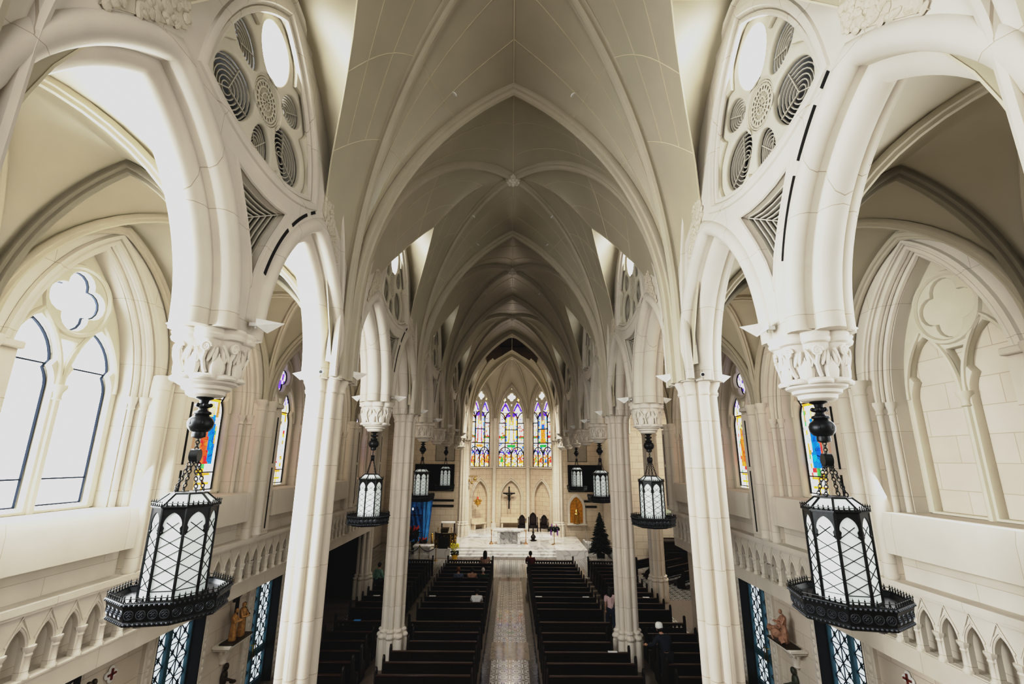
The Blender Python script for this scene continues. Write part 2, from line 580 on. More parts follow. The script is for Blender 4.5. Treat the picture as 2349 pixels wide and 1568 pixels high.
def crease_z(z):
    for (o0, z0, x0), (o1, z1, x1) in zip(CRT[:-1], CRT[1:]):
        if z >= z1:
            t = (z - z1) / (z0 - z1)
            return (x1 + (x0 - x1) * t, -(o1 + (o0 - o1) * t), z)
    return (CRT[-1][2], -CRT[-1][0], z)
def crease(u): return crease_z(9.0 + (14.7 - 9.0) * u)
def Kpt(i):
    z, d = level(i)
    return crease_z(8.7 + (z - 8.7) * 6.0 / (ZR - 8.7))
def side_pt(i, s):
    """point of the side web: level i, s from the diagonal (0) to the crease (1)"""
    z, d = level(i)
    if i == NL - 1: d = (0, 0, ZR)
    p = lerp(d, Kpt(i), s)
    t = max(0.0, (z - ZST) / (ZR - ZST))
    return (p[0], p[1], p[2] + .45 * math.sin(PI * s) * t ** 3)

def quad(q, sx, sy): return (q[0] * -sx, q[1] * -sy, q[2])   # sx,sy = -1 keeps the (-,-) quadrant
def lerp(a, b, t): return tuple(x + (y - x) * t for x, y in zip(a, b))

def nave_vault_mesh(hole=False):
    mb = MB()
    for sx in (-1, 1):
        for sy in (-1, 1):
            rows = []
            for i in range(NL):
                z, d = level(i)
                t = (-Tx(z), -HB, z)
                if i == NL - 1: t = (0, -HB, ZR); d = (0, 0, ZR)
                rows.append([quad(lerp(t, d, k / 10), sx, sy) for k in range(11)])
            mb.grid(rows)
            rows = []
            for i in range(NL):
                rows.append([quad(side_pt(i, k / 10), sx, sy) for k in range(11)])
            mb.grid(rows)
            # soffit between the crease and the wall arch
            rows = []
            for k in range(15):
                u = k / 14
                c = crease(u)
                zz = c[2] + .02
                w = (-HX - 0.12, -Wy(min(zz, 14.7)) * (1 if k < 14 else 0), zz)
                rows.append([quad(lerp(c, w, j / 3), sx, sy) for j in range(4)])
            mb.grid(rows)
    if hole:
        bm = mb.bm
        bmesh.ops.remove_doubles(bm, verts=bm.verts, dist=1e-5)
        n = 8; rad = 2.35
        for j in range(n):                       # cut along the octagon edges, then drop the inside
            a = 2 * PI * j / n + PI / 8 + PI / n
            nv = V((math.cos(a), math.sin(a), 0))
            bmesh.ops.bisect_plane(bm, geom=bm.verts[:] + bm.edges[:] + bm.faces[:], plane_co=nv * rad * math.cos(PI / n), plane_no=nv)
        kill = []
        for f in bm.faces:
            c = f.calc_center_median()
            if all(c.x * math.cos(2 * PI * j / n + PI / 8 + PI / n) + c.y * math.sin(2 * PI * j / n + PI / 8 + PI / n) < rad * math.cos(PI / n) for j in range(n)):
                kill.append(f)
        bmesh.ops.delete(bm, geom=kill, context='FACES')
    return mb

RIBP = [(.15, 0), (.13, .05), (.07, .065), (.055, .12), (.0, .135), (-.055, .12), (-.07, .065), (-.13, .05), (-.15, 0),
        (-.13, -.05), (-.07, -.065), (-.055, -.12), (.0, -.135), (.055, -.12), (.07, -.065), (.13, -.05)]
def ribp(k): return [(a * k, b * k) for a, b in RIBP]

def nave_joints():
    mb = MB()
    def curve_at(fn, r=0.010):
        mb.path(fn, r, 4)
    for sx in (-1, 1):
        for sy in (-1, 1):
            for kk in (0.36, 0.72):
                pts = []
                for i in range(6, NL):
                    z, d = level(i); t = (-Tx(z), -HB, z)
                    if i == NL - 1: t = (0, -HB, ZR); d = (0, 0, ZR)
                    p = lerp(t, d, kk); pts.append(quad((p[0] + 0.004, p[1], p[2] - 0.004), sx, sy))
                curve_at(pts)
            for i in (17, 12):
                z, d = level(i); t = (-Tx(z), -HB, z)
                curve_at([quad(lerp(t, d, k / 8), sx, sy) for k in range(9)])
                curve_at([quad(side_pt(i, k / 8), sx, sy) for k in range(9)])
            for kk in (0.4, 0.75):
                pts = []
                for i in range(12, NL):
                    pts.append(quad(side_pt(i, kk), sx, sy))
                curve_at(pts)
            curve_at([quad(crease(k / 14), sx, sy) for k in range(15)], 0.016)
            c = crease(0.72); zz = c[2]
            curve_at([quad(c, sx, sy), quad((-HX - .1, -Wy(zz), zz), sx, sy)])
        curve_at([quad(side_pt(NL - 1, k / 8), sx, 1) for k in range(9)])
        curve_at([(sx * 2.70, 0, 14.70), (sx * 3.97, 0, 14.72)])
    curve_at([(0, -HB, ZR - .01), (0, HB, ZR - .01)], 0.02)
    return mb

def diag_pts(sx, sy, i0=0):
    out = []
    for i in range(i0, NL):
        z, d = level(i)
        if i == NL - 1: d = (0, 0, ZR)
        out.append(quad(d, sx, sy))
    return out

def trans_pts():
    a = [(-3.78, ZC), (-3.78, 9.5)] + arch(3.76, ZST, ZR - .04, 22) + [(3.78, 9.5), (3.78, ZC)]
    return [(x, 0, z) for x, z in a]

def boss_mesh():
    mb = MB()
    mb.lathe([(0.02, -.30), (.10, -.30), (.17, -.24), (.23, -.16), (.26, -.08), (.24, .02), (.2, .08)], (0, 0, ZR), 16, (8, .14))
    for k in range(8):
        a = 2 * PI * k / 8
        mb.ball((.17 * math.cos(a), .17 * math.sin(a), ZR - .22), .07, (1, 1, .8), 8, 5)
    mb.ball((0, 0, ZR - .3), .08, (1, 1, .7))
    return mb

# first bay, then copies
def nave_bay(first, p, hole=False):
    if first is None or hole:
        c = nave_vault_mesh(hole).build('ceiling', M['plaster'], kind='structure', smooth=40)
        nave_joints_o = nave_joints()
        if hole:
            bm = nave_joints_o.bm
            dead = [v for v in bm.verts if math.hypot(v.co.x, v.co.y) < 2.25]
            bmesh.ops.delete(bm, geom=dead, context='VERTS')
        nave_joints_o.build('joint_line', M['joint'], c, smooth=None)
        for sx in (-1, 1):
            for sy in (-1, 1):
                mb = MB()
                pts = diag_pts(sx, sy)
                if hole: pts = [q for q in pts if math.hypot(q[0], q[1]) > 2.4]
                mb.sweep(pts, ribp(1.25), (-sx * 3.8, sy * 3.8, 0) if True else None)
                mb.build('diagonal_rib', M['rib'], c)
        if not hole: boss_mesh().build('boss', M['carved'], c)
    else:
        c = copy_tree(first)
    c.location = (0, p, 0)
    return c

bay0 = nave_bay(None, BAYS[0])
for p in BAYS[1:4]: nave_bay(bay0, p)
chancel = nave_bay(None, BAYS[4], True)
# octagonal dark lantern over the chancel
mb = MB()
pts = [(2.35 * math.cos(2 * PI * j / 8 + PI / 8), 2.35 * math.sin(2 * PI * j / 8 + PI / 8)) for j in range(8)]
def vault_z(x, y):
    if abs(y) >= abs(x): return Tz(abs(x))
    return min(Tz(abs(x)) + .3, 16.65 - 1.95 * abs(x) / 2.7 + .4)
sub_ = []
for j in range(8):
    for q in range(8): sub_.append((pts[j][0] + (pts[(j + 1) % 8][0] - pts[j][0]) * q / 8, pts[j][1] + (pts[(j + 1) % 8][1] - pts[j][1]) * q / 8))
sub_.append(sub_[0])
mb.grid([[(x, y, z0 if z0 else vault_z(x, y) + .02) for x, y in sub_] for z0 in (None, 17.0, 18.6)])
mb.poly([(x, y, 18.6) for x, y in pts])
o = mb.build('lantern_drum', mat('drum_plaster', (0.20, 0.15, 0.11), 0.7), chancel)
mb = MB()
for j in range(8):
    a = (pts[j][0], pts[j][1]); b = (pts[(j + 1) % 8][0], pts[(j + 1) % 8][1])
    for z in (16.95, 17.7, 18.5): mb.tube((*a, z), (*b, z), .07, seg=4)
    for f in (0, .5): mb.tube((a[0] + (b[0] - a[0]) * f, a[1] + (b[1] - a[1]) * f, 16.95), (a[0] + (b[0] - a[0]) * f, a[1] + (b[1] - a[1]) * f, 18.5), .06, seg=4)
mb.build('lantern_beam', M['dark_wood'], chancel)

# transverse arches
tr = MB().sweep(trans_pts(), ribp(1.25), (0, 1, 0)).build('trim_1', M['rib'], kind='structure')
tr.location = (0, 10.5, 0)
for k, Y in enumerate([18.7, 26.9]):
    c = copy_tree(tr); c.location = (0, Y, 0); c.name = 'trim_%d' % (k + 2)
for Y, nm in ((35.1, 'trim_5'), (43.3, 'trim_6')):
    w = .42
    prof = [(-.22, -w), (-.30, -w * .55), (-.34, -w * .3), (-.34, w * .3), (-.30, w * .55), (-.22, w), (.2, w), (.2, -w)]
    mb = MB().sweep(trans_pts(), [(-a, b) for a, b in prof], (0, 1, 0))
    mb.sweep(trans_pts(), ribp(1.5), (0, 1, 0))
    o = mb.build(nm, M['rib'], kind='structure'); o.location = (0, Y, 0)

# ------------------------------------------------------------------ nave walls (arcade + tracery)
SA = dict(half=1.57, zs=8.7, apex=11.32)      # sub arch
def union_polar(circs, c=(0, 0), n=120):
    """outline seen from c of a union of ellipses (cx,cy,rx,ry,rot)"""
    out = []
    for i in range(n):
        th = 2 * PI * i / n; dx, dy = math.cos(th), math.sin(th); best = 0.05
        for (x, y, rx, ry, ro) in circs:
            px, py = x - c[0], y - c[1]
            cr, sr = math.cos(-ro), math.sin(-ro)
            ex, ey = dx * cr - dy * sr, dx * sr + dy * cr
            qx, qy = px * cr - py * sr, px * sr + py * cr
            A = (ex / rx) ** 2 + (ey / ry) ** 2
            B = -2 * (ex * qx / rx ** 2 + ey * qy / ry ** 2)
            Cc = (qx / rx) ** 2 + (qy / ry) ** 2 - 1
            D = B * B - 4 * A * Cc
            if D > 0:
                best = max(best, (-B + math.sqrt(D)) / (2 * A))
        out.append((c[0] + dx * best, c[1] + dy * best))
    return out

RC = (0, 12.56)
PET = []
for k in range(3):
    a = PI / 2 + 2 * PI * k / 3
    PET.append((a, .92, .50, .43))
    PET.append((a + PI / 3, .83, .37, .27))
def petal(a, d, rr, rt, k=1.0, n=28):
    cx, cy = RC[0] + d * math.cos(a), RC[1] + d * math.sin(a)
    out = []
    for i in range(n):
        t = 2 * PI * i / n
        u = rr * math.cos(t) * k; v = rt * math.sin(t) * k * (1.0 + 0.12 * math.cos(t))
        out.append((cx + u * math.cos(a) - v * math.sin(a), cy + u * math.sin(a) + v * math.cos(a)))
    return out
REU = reuleaux(0, 1.58, 11.72, 14.28, .36, 14)
TRI = [(-.70, 10.95), (-.35, 10.88), (0, 10.86), (.35, 10.88), (.70, 10.95), (.32, 10.32), (.12, 9.92), (0, 9.52), (-.12, 9.92), (-.32, 10.32)]

def inside(p, poly):
    c = False; n = len(poly)
    for i in range(n):
        (x0, y0), (x1, y1) = poly[i - 1], poly[i]
        if (y0 > p[1]) != (y1 > p[1]) and p[0] < (x1 - x0) * (p[1] - y0) / (y1 - y0) + x0: c = not c
    return c

def nave_wall():
    fr = lambda x: frame((x, 0, 0), (0, 1, 0), (0, 0, 1))
    sub = lambda c: arch(SA['half'], SA['zs'], SA['apex'], 16, c)
    outer = [(-4.1, 8.7), (-4.1, 10.2)] + arch(3.8, 10.2, 15.2, 14) + [(4.1, 10.2), (4.1, 8.7)]
    outer += sub(2.05)[::-1] + sub(-2.05)[::-1]
    mb = MB()
    add_plate(mb, [outer, REU, TRI], .70, fr(-4.14), .05, 2)
    w = mb.build('wall_left', M['stone'], kind='structure')
    # layer 2 / 3 tracery
    mb = MB()
    circs = [(RC[0] + d * math.cos(a), RC[1] + d * math.sin(a), rr + .17, rt + .17, a) for a, d, rr, rt in PET]
    uni = union_polar(circs, RC)
    def clampr(p):
        for k_ in range(40):
            if inside(p, offset_poly(REU, .02)): return p
            p = (RC[0] + (p[0] - RC[0]) * .985, RC[1] + (p[1] - RC[1]) * .985)
        return p
    uni = [clampr(p) for p in uni]
    add_plate(mb, [offset_poly(REU, .14), uni], .08, fr(-3.905), .03, 2)
    add_plate(mb, [offset_poly(REU, .14)] + [petal(*q) for q in PET] + [circ(RC, .40, 28)], .10, fr(-3.99), .035, 3)
    mb.build('tracery', M['tracery'], w)
    # mouldings
    mb = MB()
    P3 = lambda pts, x: [(x, s, z) for s, z in pts]
    mb.sweep(P3(offset_poly(REU, .10), -3.80), [(.075 * math.cos(t), .06 * math.sin(t)) for t in [2 * PI * i / 8 for i in range(8)]], (1, 0, 0), True)
    mb.sweep(P3(offset_poly(REU, -.05), -3.86), [(.05 * math.cos(t), .05 * math.sin(t)) for t in [2 * PI * i / 8 for i in range(8)]], (1, 0, 0), True)
    mb.sweep(P3(offset_poly(TRI, .03), -3.80), [(.035 * math.cos(t), .03 * math.sin(t)) for t in [2 * PI * i / 6 for i in range(6)]], (1, 0, 0), True)
    # wall-arch moulding following the vault
    wa = [(-Wy(z), z) for z in [8.7 + 6.0 * k / 26 for k in range(27)]]
    wa = [(s - .02, z) for s, z in wa[:-1]] + [(0, 14.62)]
    full = wa + [(-s, z) for s, z in wa[:-1]][::-1]
    mb.sweep(P3(full, -3.79), [(.06 * math.cos(t), .08 * math.sin(t)) for t in [2 * PI * i / 8 for i in range(8)]], (1, 0, 0))
    mb.build('moulding', M['stone'], w)
    # sub-arch mouldings : rolls across the wall thickness
    for c in (2.05, -2.05):
        mb = MB()
        for (dr, x, r) in ((-.01, -4.16, .19), (.15, -3.86, .155), (.06, -4.42, .10), (.17, -4.5, .12)):
            pp = [(c - SA['half'] - dr, 8.68)] + arch(SA['half'] + dr, 8.7, SA['apex'] + dr * 1.1, 18, c) + [(c + SA['half'] + dr, 8.68)]
            mb.sweep(P3(pp, x), [(r * math.cos(t), r * math.sin(t)) for t in [2 * PI * i / 10 for i in range(10)]], (1, 0, 0))
        mb.build('arch_moulding', M['stone'], w)
    # grilles
    for a, d, rr, rt in [q for i, q in enumerate(PET) if i != 0]:
        mb = MB()
        for k in (.97, .82, .67, .52, .37, .22):
            mb.sweep(P3(petal(a, d, rr, rt, k, 20), -4.05 - (1 - k) * .06), [(-.008, -.014), (.008, -.014), (.008, .014), (-.008, .014)], (1, 0, 0), True)
        cx, cy = RC[0] + d * math.cos(a), RC[1] + d * math.sin(a)
        for q in (petal(a, d, rr, rt)[0], petal(a, d, rr, rt)[10], petal(a, d, rr, rt)[18]):
            mb.tube((-4.06, cx, cy), (-4.03, q[0], q[1]), .011, seg=4)
        mb.build('petal_grille', M['grille'], w)
    mb = MB()
    for k in (.97, .82, .67, .52, .37, .22):
        mb.sweep(P3(scaled(TRI, k, (0, 10.50)), -3.92 - (1 - k) * .25), [(-.012, -.018), (.012, -.018), (.012, .018), (-.012, .018)], (1, 0, 0), True)
    for q in (TRI[0], TRI[4], TRI[7]): mb.tube((-4.10, 0, 10.50), (-3.88, *q), .012, seg=4)
    mb.build('triangle_grille', M['grille'], w)
    # central pierced disc
    mb = MB()
    add_plate(mb, [circ(RC, .41, 32)], .03, fr(-4.02))
    mb.build('disc_back', M['relief'], w)
    mb = MB()
    for r, q in ((.40, .026), (.355, .013), (.31, .013), (.22, .013), (.13, .013)):
        mb.path([(-3.985, *p) for p in circ(RC, r, 28)], q, 5, True)
    for n_, r0, r1 in ((20, .13, .31), (10, .02, .13)):
        for k in range(n_):
            t = 2 * PI * k / n_
            mb.tube((-3.985, RC[0] + r0 * math.cos(t), RC[1] + r0 * math.sin(t)), (-3.985, RC[0] + r1 * math.cos(t), RC[1] + r1 * math.sin(t)), .010, seg=4, caps=False)
    for k in range(20):
        t = 2 * PI * (k + .5) / 20
        mb.path([(-3.985, *p) for p in circ((RC[0] + .335 * math.cos(t), RC[1] + .335 * math.sin(t)), .024, 8)], .007, 4, True)
        mb.path([(-3.985, *p) for p in circ((RC[0] + .265 * math.cos(t), RC[1] + .265 * math.sin(t)), .036, 8)], .008, 4, True)
    mb.build('pierced_disc', M['tracery'], w)
    # bright opening in the top petal, dark sheet standing for the unlit attic behind the grilles
    mb = MB(); add_plate(mb, [petal(PI / 2, .92, .52, .45)], .01, fr(-4.06)); mb.build('bright_pane', M['petal_light'], w)
    mb = MB(); add_plate(mb, [offset_poly(REU, .06)], .03, fr(-4.40)); add_plate(mb, [offset_poly(TRI, .05)], .03, fr(-4.40)); mb.build('dark_back', M['void'], w)
    # dark ventilation slots beside the sub arches
    mb = MB()
    for sg in (-1, 1):
        pp = arch(1.90, 8.7, 11.75, 40, 0)
        segs = []
        half = [q for q in pp if q[0] < -0.2]
        for lo, hi in ((9.70, 10.80), (10.86, 11.36), (11.42, 11.60)):
            s_ = [(-sg * (2.05 + x) if sg < 0 else (2.05 + x), z) for x, z in half if lo <= z <= hi]
            if len(s_) > 1:
                mb.sweep(P3(s_, -3.79), [(-.028, -.012), (.028, -.012), (.028, .012), (-.028, .012)], (1, 0, 0))
    mb.build('vent_slot', M['slot'], w)
    # carved foliage in the outer spandrels
    rr = random.Random(3)
    for sg in (-1, 1):
        mb = MB()
        A, B, C = (2.02, 11.78), (2.14, 12.75), (3.0, 11.0)
        mb.prism([(-3.80, sg * q[0], q[1]) for q in (A, B, C)], (.03, 0, 0))
        for _ in range(95):
            u, v = rr.random(), rr.random()
            if u + v > 1: u, v = 1 - u, 1 - v
            s = A[0] + u * (B[0] - A[0]) + v * (C[0] - A[0]); z = A[1] + u * (B[1] - A[1]) + v * (C[1] - A[1])
            mb.ball((-3.765, sg * s, z), .065, (.45, .5 + rr.random() * .4, 1.0), 6, 4, MX.Rotation(rr.random() * 6, 4, 'X'))
        mb.build('carved_foliage', M['relief'], w)
    return w

wl = nave_wall()
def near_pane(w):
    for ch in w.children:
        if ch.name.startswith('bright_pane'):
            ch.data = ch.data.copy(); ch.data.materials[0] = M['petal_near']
wl.location = (0, BAYS[0], 0)
for k, p in enumerate(BAYS):
    if k:
        c = copy_tree(wl); c.location = (0, p, 0)
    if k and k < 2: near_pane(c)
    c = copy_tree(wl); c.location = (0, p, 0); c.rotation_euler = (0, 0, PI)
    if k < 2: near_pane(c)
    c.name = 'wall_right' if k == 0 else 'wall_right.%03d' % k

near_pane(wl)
# ------------------------------------------------------------------ columns, pendants
COLO = union_polar([(.325 * math.cos(2 * PI * k / 8), .325 * math.sin(2 * PI * k / 8), .110, .110, 0) for k in range(8)] +
                   [(.295 * math.cos(2 * PI * (k + .5) / 8), .295 * math.sin(2 * PI * (k + .5) / 8), .042, .042, 0) for k in range(8)] + [(0, 0, .24, .24, 0)], n=240)
def loft_outline(mb, ol, secs):
    rings = [[mb._v((x * k, y * k, z)) for x, y in ol] for k, z in secs]
    n = len(ol)
    for A, B in zip(rings[:-1], rings[1:]):
        for i in range(n): mb.bm.faces.new((A[i], A[(i + 1) % n], B[(i + 1) % n], B[i]))
    mb.bm.faces.new(rings[0][::-1]); mb.bm.faces.new(rings[-1])
    return mb
def make_column(zb=0.0, top=ZC, k=1.0):
    r = empty('stone_column')
    loft_outline(MB(), COLO, [(1.28 * k, zb), (1.28 * k, zb + .86), (1.22 * k, zb + .92)]).build('plinth', M['column'], r)
    loft_outline(MB(), COLO, [(1.22 * k, zb + .92), (1.32 * k, zb + .96), (1.34 * k, zb + 1.0), (1.28 * k, zb + 1.05), (1.14 * k, zb + 1.08), (1.12 * k, zb + 1.11), (1.20 * k, zb + 1.16), (1.16 * k, zb + 1.2), (1.02 * k, zb + 1.23)]).build('base_moulding', M['column'], r)
    loft_outline(MB(), COLO, [(k, zb + 1.22), (k, top - .30)]).build('shaft', M['column'], r)
    loft_outline(MB(), COLO, [(k, top - .31), (1.07 * k, top - .29), (1.09 * k, top - .26), (1.05 * k, top - .235), (1.06 * k, top - .17), (1.13 * k, top - .11), (1.15 * k, top - .09), (1.20 * k, top - .06), (1.21 * k, top - .02), (1.17 * k, top)]).build('capital', M['column'], r)
    return r
ORD = ['first', 'second', 'third', 'fourth', 'fifth', 'sixth', 'seventh', 'eighth', 'ninth', 'tenth', 'eleventh', 'twelfth', 'thirteenth', 'fourteenth', 'fifteenth', 'sixteenth', 'seventeenth', 'eighteenth']
XC = 4.18
cproto = make_column(0, ZC, .95)
def put_column(o, x, y, label):
    o.location = (x, y, 0)
    tag(o, label, 'column', 'clustered stone columns')
put_column(cproto, -XC, 10.5, 'tall cream clustered column at left of the nave, nearest the camera')
put_column(copy_tree(cproto), XC, 10.5, 'tall cream clustered column at right of the nave, nearest the camera')
put_column(copy_tree(cproto), -XC, 18.7, 'cream clustered column on the left of the nave, second from the camera, its base showing')
put_column(copy_tree(cproto), XC, 18.7, 'cream clustered column on the right of the nave, second from the camera, its base showing')
put_column(copy_tree(cproto), -7.75, 26.9, 'pinkish clustered column far left beyond the aisle, behind the hanging lantern')
put_column(copy_tree(cproto), 7.75, 26.9, 'clustered column far right beside the side pews, behind the hanging lantern')
apc = make_column(0.6, ZC, .95)
put_column(apc, -XC, 43.3, 'clustered shaft pier left of the marble sanctuary beside the apse windows')
put_column(copy_tree(apc), XC, 43.3, 'clustered shaft pier right of the marble sanctuary beside the apse windows')

def make_pendant():
    r = empty('pendant_capital')
    OCT = union_polar([(.31 * math.cos(2 * PI * k / 8 + PI / 8), .31 * math.sin(2 * PI * k / 8 + PI / 8), .19, .19, 0) for k in range(8)], n=96)
    mb = MB()
    loft_outline(mb, OCT, [(1.0, 8.70), (1.04, 8.66), (1.0, 8.62), (1.03, 8.59), (1.0, 8.55), (.93, 8.53)][::-1])
    mb.build('abacus', M['carved'], r)
    mb = MB()
    loft_outline(mb, OCT, [(.66, 8.06), (.70, 8.14), (.80, 8.34), (.90, 8.52), (.94, 8.54)])
    rr = random.Random(5)
    for k in range(8):
        a = 2 * PI * k / 8
        ca, sa = math.cos(a), math.sin(a)
        fr = lambda t, r_, z: (.88 * r_ * math.cos(a + t), .88 * r_ * math.sin(a + t), z)
        rot = MX.Rotation(a, 4, 'Z')
        # pointed leaf in front, ribbed fan behind, rosette above
        mb.ball(fr(.0, .42, 8.17), .14, (.42, .72, 1.15), 8, 6, rot)
        mb.ball(fr(.0, .43, 8.30), .05, (.6, .5, 1.2), 6, 4, rot)
        for t in (-.24, -.12, .12, .24): mb.ball(fr(t, .46, 8.33), .05, (.5, .6, 2.2), 6, 5, rot @ MX.Rotation(t * 1.2, 4, 'X'))
        mb.path([fr(.39 + .13 * math.cos(q) * (1 - q / 15), .505, 8.42 + .075 * math.sin(q) * (1 - q / 15)) for q in [i * .6 for i in range(20)]], .02, 5)
        mb.ball(fr(.39, .49, 8.42), .045, (.6, 1, 1), 6, 5, rot)
        mb.path([fr(.39, .50, 8.36), fr(.34, .47, 8.26), fr(.39, .44, 8.14), fr(.44, .42, 8.09)], .028, 5)
        mb.path([fr(.18, .45, 8.22), fr(.24, .47, 8.30), fr(.14, .49, 8.40), fr(.05, .50, 8.45)], .018, 5)
    mb.build('carved_drum', M['carved'], r)
    mb = MB()
    mb.lathe([(.19, 7.80), (.23, 7.83), (.24, 7.88), (.29, 7.90), (.30, 7.94), (.36, 7.97), (.37, 8.0)], (0, 0, 0), 32)
    loft_outline(mb, OCT, [(.86, 8.0), (.90, 8.02), (.90, 8.05), (.84, 8.075), (.70, 8.09)])
    mb.build('bowl_moulding', M['carved'], r)
    return r
pproto = make_pendant(); first = True
PY = {6.4: 'nearest the camera', 14.6: 'second from the camera', 22.8: 'third from the camera', 26.9: 'without a lantern, before the crossing', 31.0: 'above the smallest lantern', 35.1: 'without a lantern, last before the sanctuary', 39.2: 'beside the sanctuary arch'}
for Y, tx in PY.items():
    for sx in (-1, 1):
        o = pproto if first else copy_tree(pproto); first = False
        o.location = (sx * XC, Y, 0)
        tag(o, 'carved pendant capital, %s nave row, %s' % ('left' if sx < 0 else 'right', tx), 'capital', 'carved pendant capitals')
# ------------------------------------------------------------------ aisles
LWX = 7.9
AX0, AX1 = 4.18, 7.66          # arcade axis, outer wall face
AXC = (AX0 + AX1) / 2
AH = (AX1 - AX0) / 2
MODS = [4.35 + 4.1 * k for k in range(6)]
AAP = 11.42

def aisle_vault():
    """one quadripartite bay centred on the origin, +-AH in x, +-2.05 in y"""
    n = 14
    hx, hy = AH, 2.05
    def Z(i): return ZC + (AAP - ZC) * math.sin(PI / 2 * i / n)
    def D(i):
        s = 1 - math.cos(PI / 2 * i / n)
        return (-hx * (1 - s), -hy * (1 - s), Z(i) + (0.03 * s))
    mb = MB()
    for sx in (-1, 1):
        for sy in (-1, 1):
            rows = []; rows2 = []
            for i in range(n + 1):
                z = Z(i); d = D(i)
                tx = (-arch_x(hx, ZC, AAP, z) if i < n else 0, -hy, z)
                ty = (-hx, -arch_x(hy, ZC, AAP, z) if i < n else 0, z)
                rows.append([quad(lerp(tx, d, k / 5), sx, sy) for k in range(6)])
                rows2.append([quad(lerp(ty, d, k / 5), sx, sy) for k in range(6)])
            mb.grid(rows); mb.grid(rows2)
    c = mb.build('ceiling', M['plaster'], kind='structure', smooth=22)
    mb = MB()
    for sx in (-1, 1):
        for sy in (-1, 1):
            pts = [quad((d[0] * .97, d[1] * .97, d[2] - .02), sx, sy) for d in [D(i) for i in range(n + 1)]]
            mb.sweep(pts, ribp(.72), (-sx * hx, sy * hy, 0))
    mb.lathe([(.02, -.16), (.10, -.15), (.15, -.08), (.12, .02)], (0, 0, AAP), 10)
    mb.build('aisle_rib', M['rib'], c)
    mb = MB()
    for sy in (-1, 1):
        pts = [(x, sy * hy, z) for x, z in arch(hx - .08, ZC, AAP - .05, 14)]
        mb.sweep(pts, ribp(.85), (0, 1, 0))
    mb.build('cross_rib', M['rib'], c)
    mb = MB()
    pts = [(-hx + .06, y, z) for y, z in arch(hy - .12, ZC, AAP - .08, 14)]
    mb.sweep(pts, ribp(.7), (1, 0, 0))
    pts = [(hx - .06, y, z) for y, z in arch(hy - .12, ZC, AAP - .08, 14)]
    mb.sweep(pts, ribp(.7), (1, 0, 0))
    mb.build('wall_rib', M['rib'], c)
    return c
av = aisle_vault(); first = True
for Y in [4.35 + 4.1 * k for k in range(-1, 10)]:
    for sx in (-1, 1):
        o = av if first else copy_tree(av); first = False
        o.location = (sx * AXC, Y, 0)

# ------------------------------------------------------------------ stained glass painting
def paint(u, v, W, H, style, seed):
    """u in -1..1 across one light, v in 0..1 up; returns linear colour"""
    r = random.Random(seed * 1000 + int((u + 1) * 3.2) * 37 + int(v * 26) * 101)
    white = (1.0, 0.98, 0.94); pale = (1.0, 0.92, 0.78); gold = (1.0, 0.45, 0.05); red = (0.95, 0.12, 0.05)
    blue = (0.02, 0.25, 0.80); viol = (0.16, 0.07, 0.70); green = (0.10, 0.42, 0.14); sky = (0.60, 0.85, 0.98); flesh = (0.98, 0.68, 0.50)
    q = r.random()
    base = white if q < .62 else (pale if q < .82 else sky)
    if abs(u) > .84: return pale if (int(v * 60) % 3 == 0) else white
    rs = random.Random(seed)
    robes = [(red, blue), (white, red), (blue, (1, .3, .05)), (red, green), (gold, red), (blue, red)]
    ra, rb = robes[seed % len(robes)]
    if v < .16:
        return gold if (abs(abs(u) - .30) < .05 or abs(v - .085) < .010 or v > .15) else white
    if v < .24: return (gold, green, red, white, white)[r.randrange(5)]
    if v > .84: return viol if (abs(u) + (v - .84) * 3) % .40 < .12 else white
    if v > .74: return gold if (v < .765 or abs(abs(u) - .60) < .07) else white
    cx = rs.uniform(-.2, .2)
    if (u - cx) ** 2 / .035 + (v - .655) ** 2 / .0012 < 1: return flesh
    if (u - cx) ** 2 / .10 + (v - .66) ** 2 / .0028 < 1: return (1, .75, .25)
    w = .66 - .25 * max(0, (v - .24) / .40)
    if v < .625 and abs(u - cx) < w:
        f = math.sin(u * 8 + v * 20 + seed)
        k = 1 if f > -.2 else .72
        d = (u - cx) + (v - .46) * 1.1
        return tuple(c * k for c in (ra if d > .02 else rb))
    if abs(u) > .58 and q < .5: return (green, gold, red, gold, (.5, .3, .1))[r.randrange(5)]
    return base

def pane_mesh(name, outlines, x, style, seed, nu=26, nv=70, fn=None):
    """flat pane in the local y-z plane, coloured per vertex"""
    mb = MB()
    y0 = min(p[0] for o in outlines for p in o); y1 = max(p[0] for o in outlines for p in o)
    z0 = min(p[1] for o in outlines for p in o); z1 = max(p[1] for o in outlines for p in o)
    rows = [[(x, y0 + (y1 - y0) * i / nu, z0 + (z1 - z0) * j / nv) for i in range(nu + 1)] for j in range(nv + 1)]
    mb.grid(rows)
    return mb, (y0, y1, z0, z1)

def colour_pane(o, fn):
    me = o.data
    ca = me.color_attributes.new('Col', 'FLOAT_COLOR', 'CORNER')
    for p in me.polygons:
        c = p.center
        col = fn(c)
        for li in p.loop_indices: ca.data[li].color = (col[0], col[1], col[2], 1)

# ------------------------------------------------------------------ aisle window module
WZ0 = 6.05
def light(c): return cusped(.51, WZ0 + .05, 8.22, 9.42, c)
QF = foil((0, 9.86), .27, .30, 4, 9, 0)
LT = [(0, 8.52), (.17, 9.08), (-.17, 9.08)]
WH, WAP, LC = 1.29, 10.92, .62

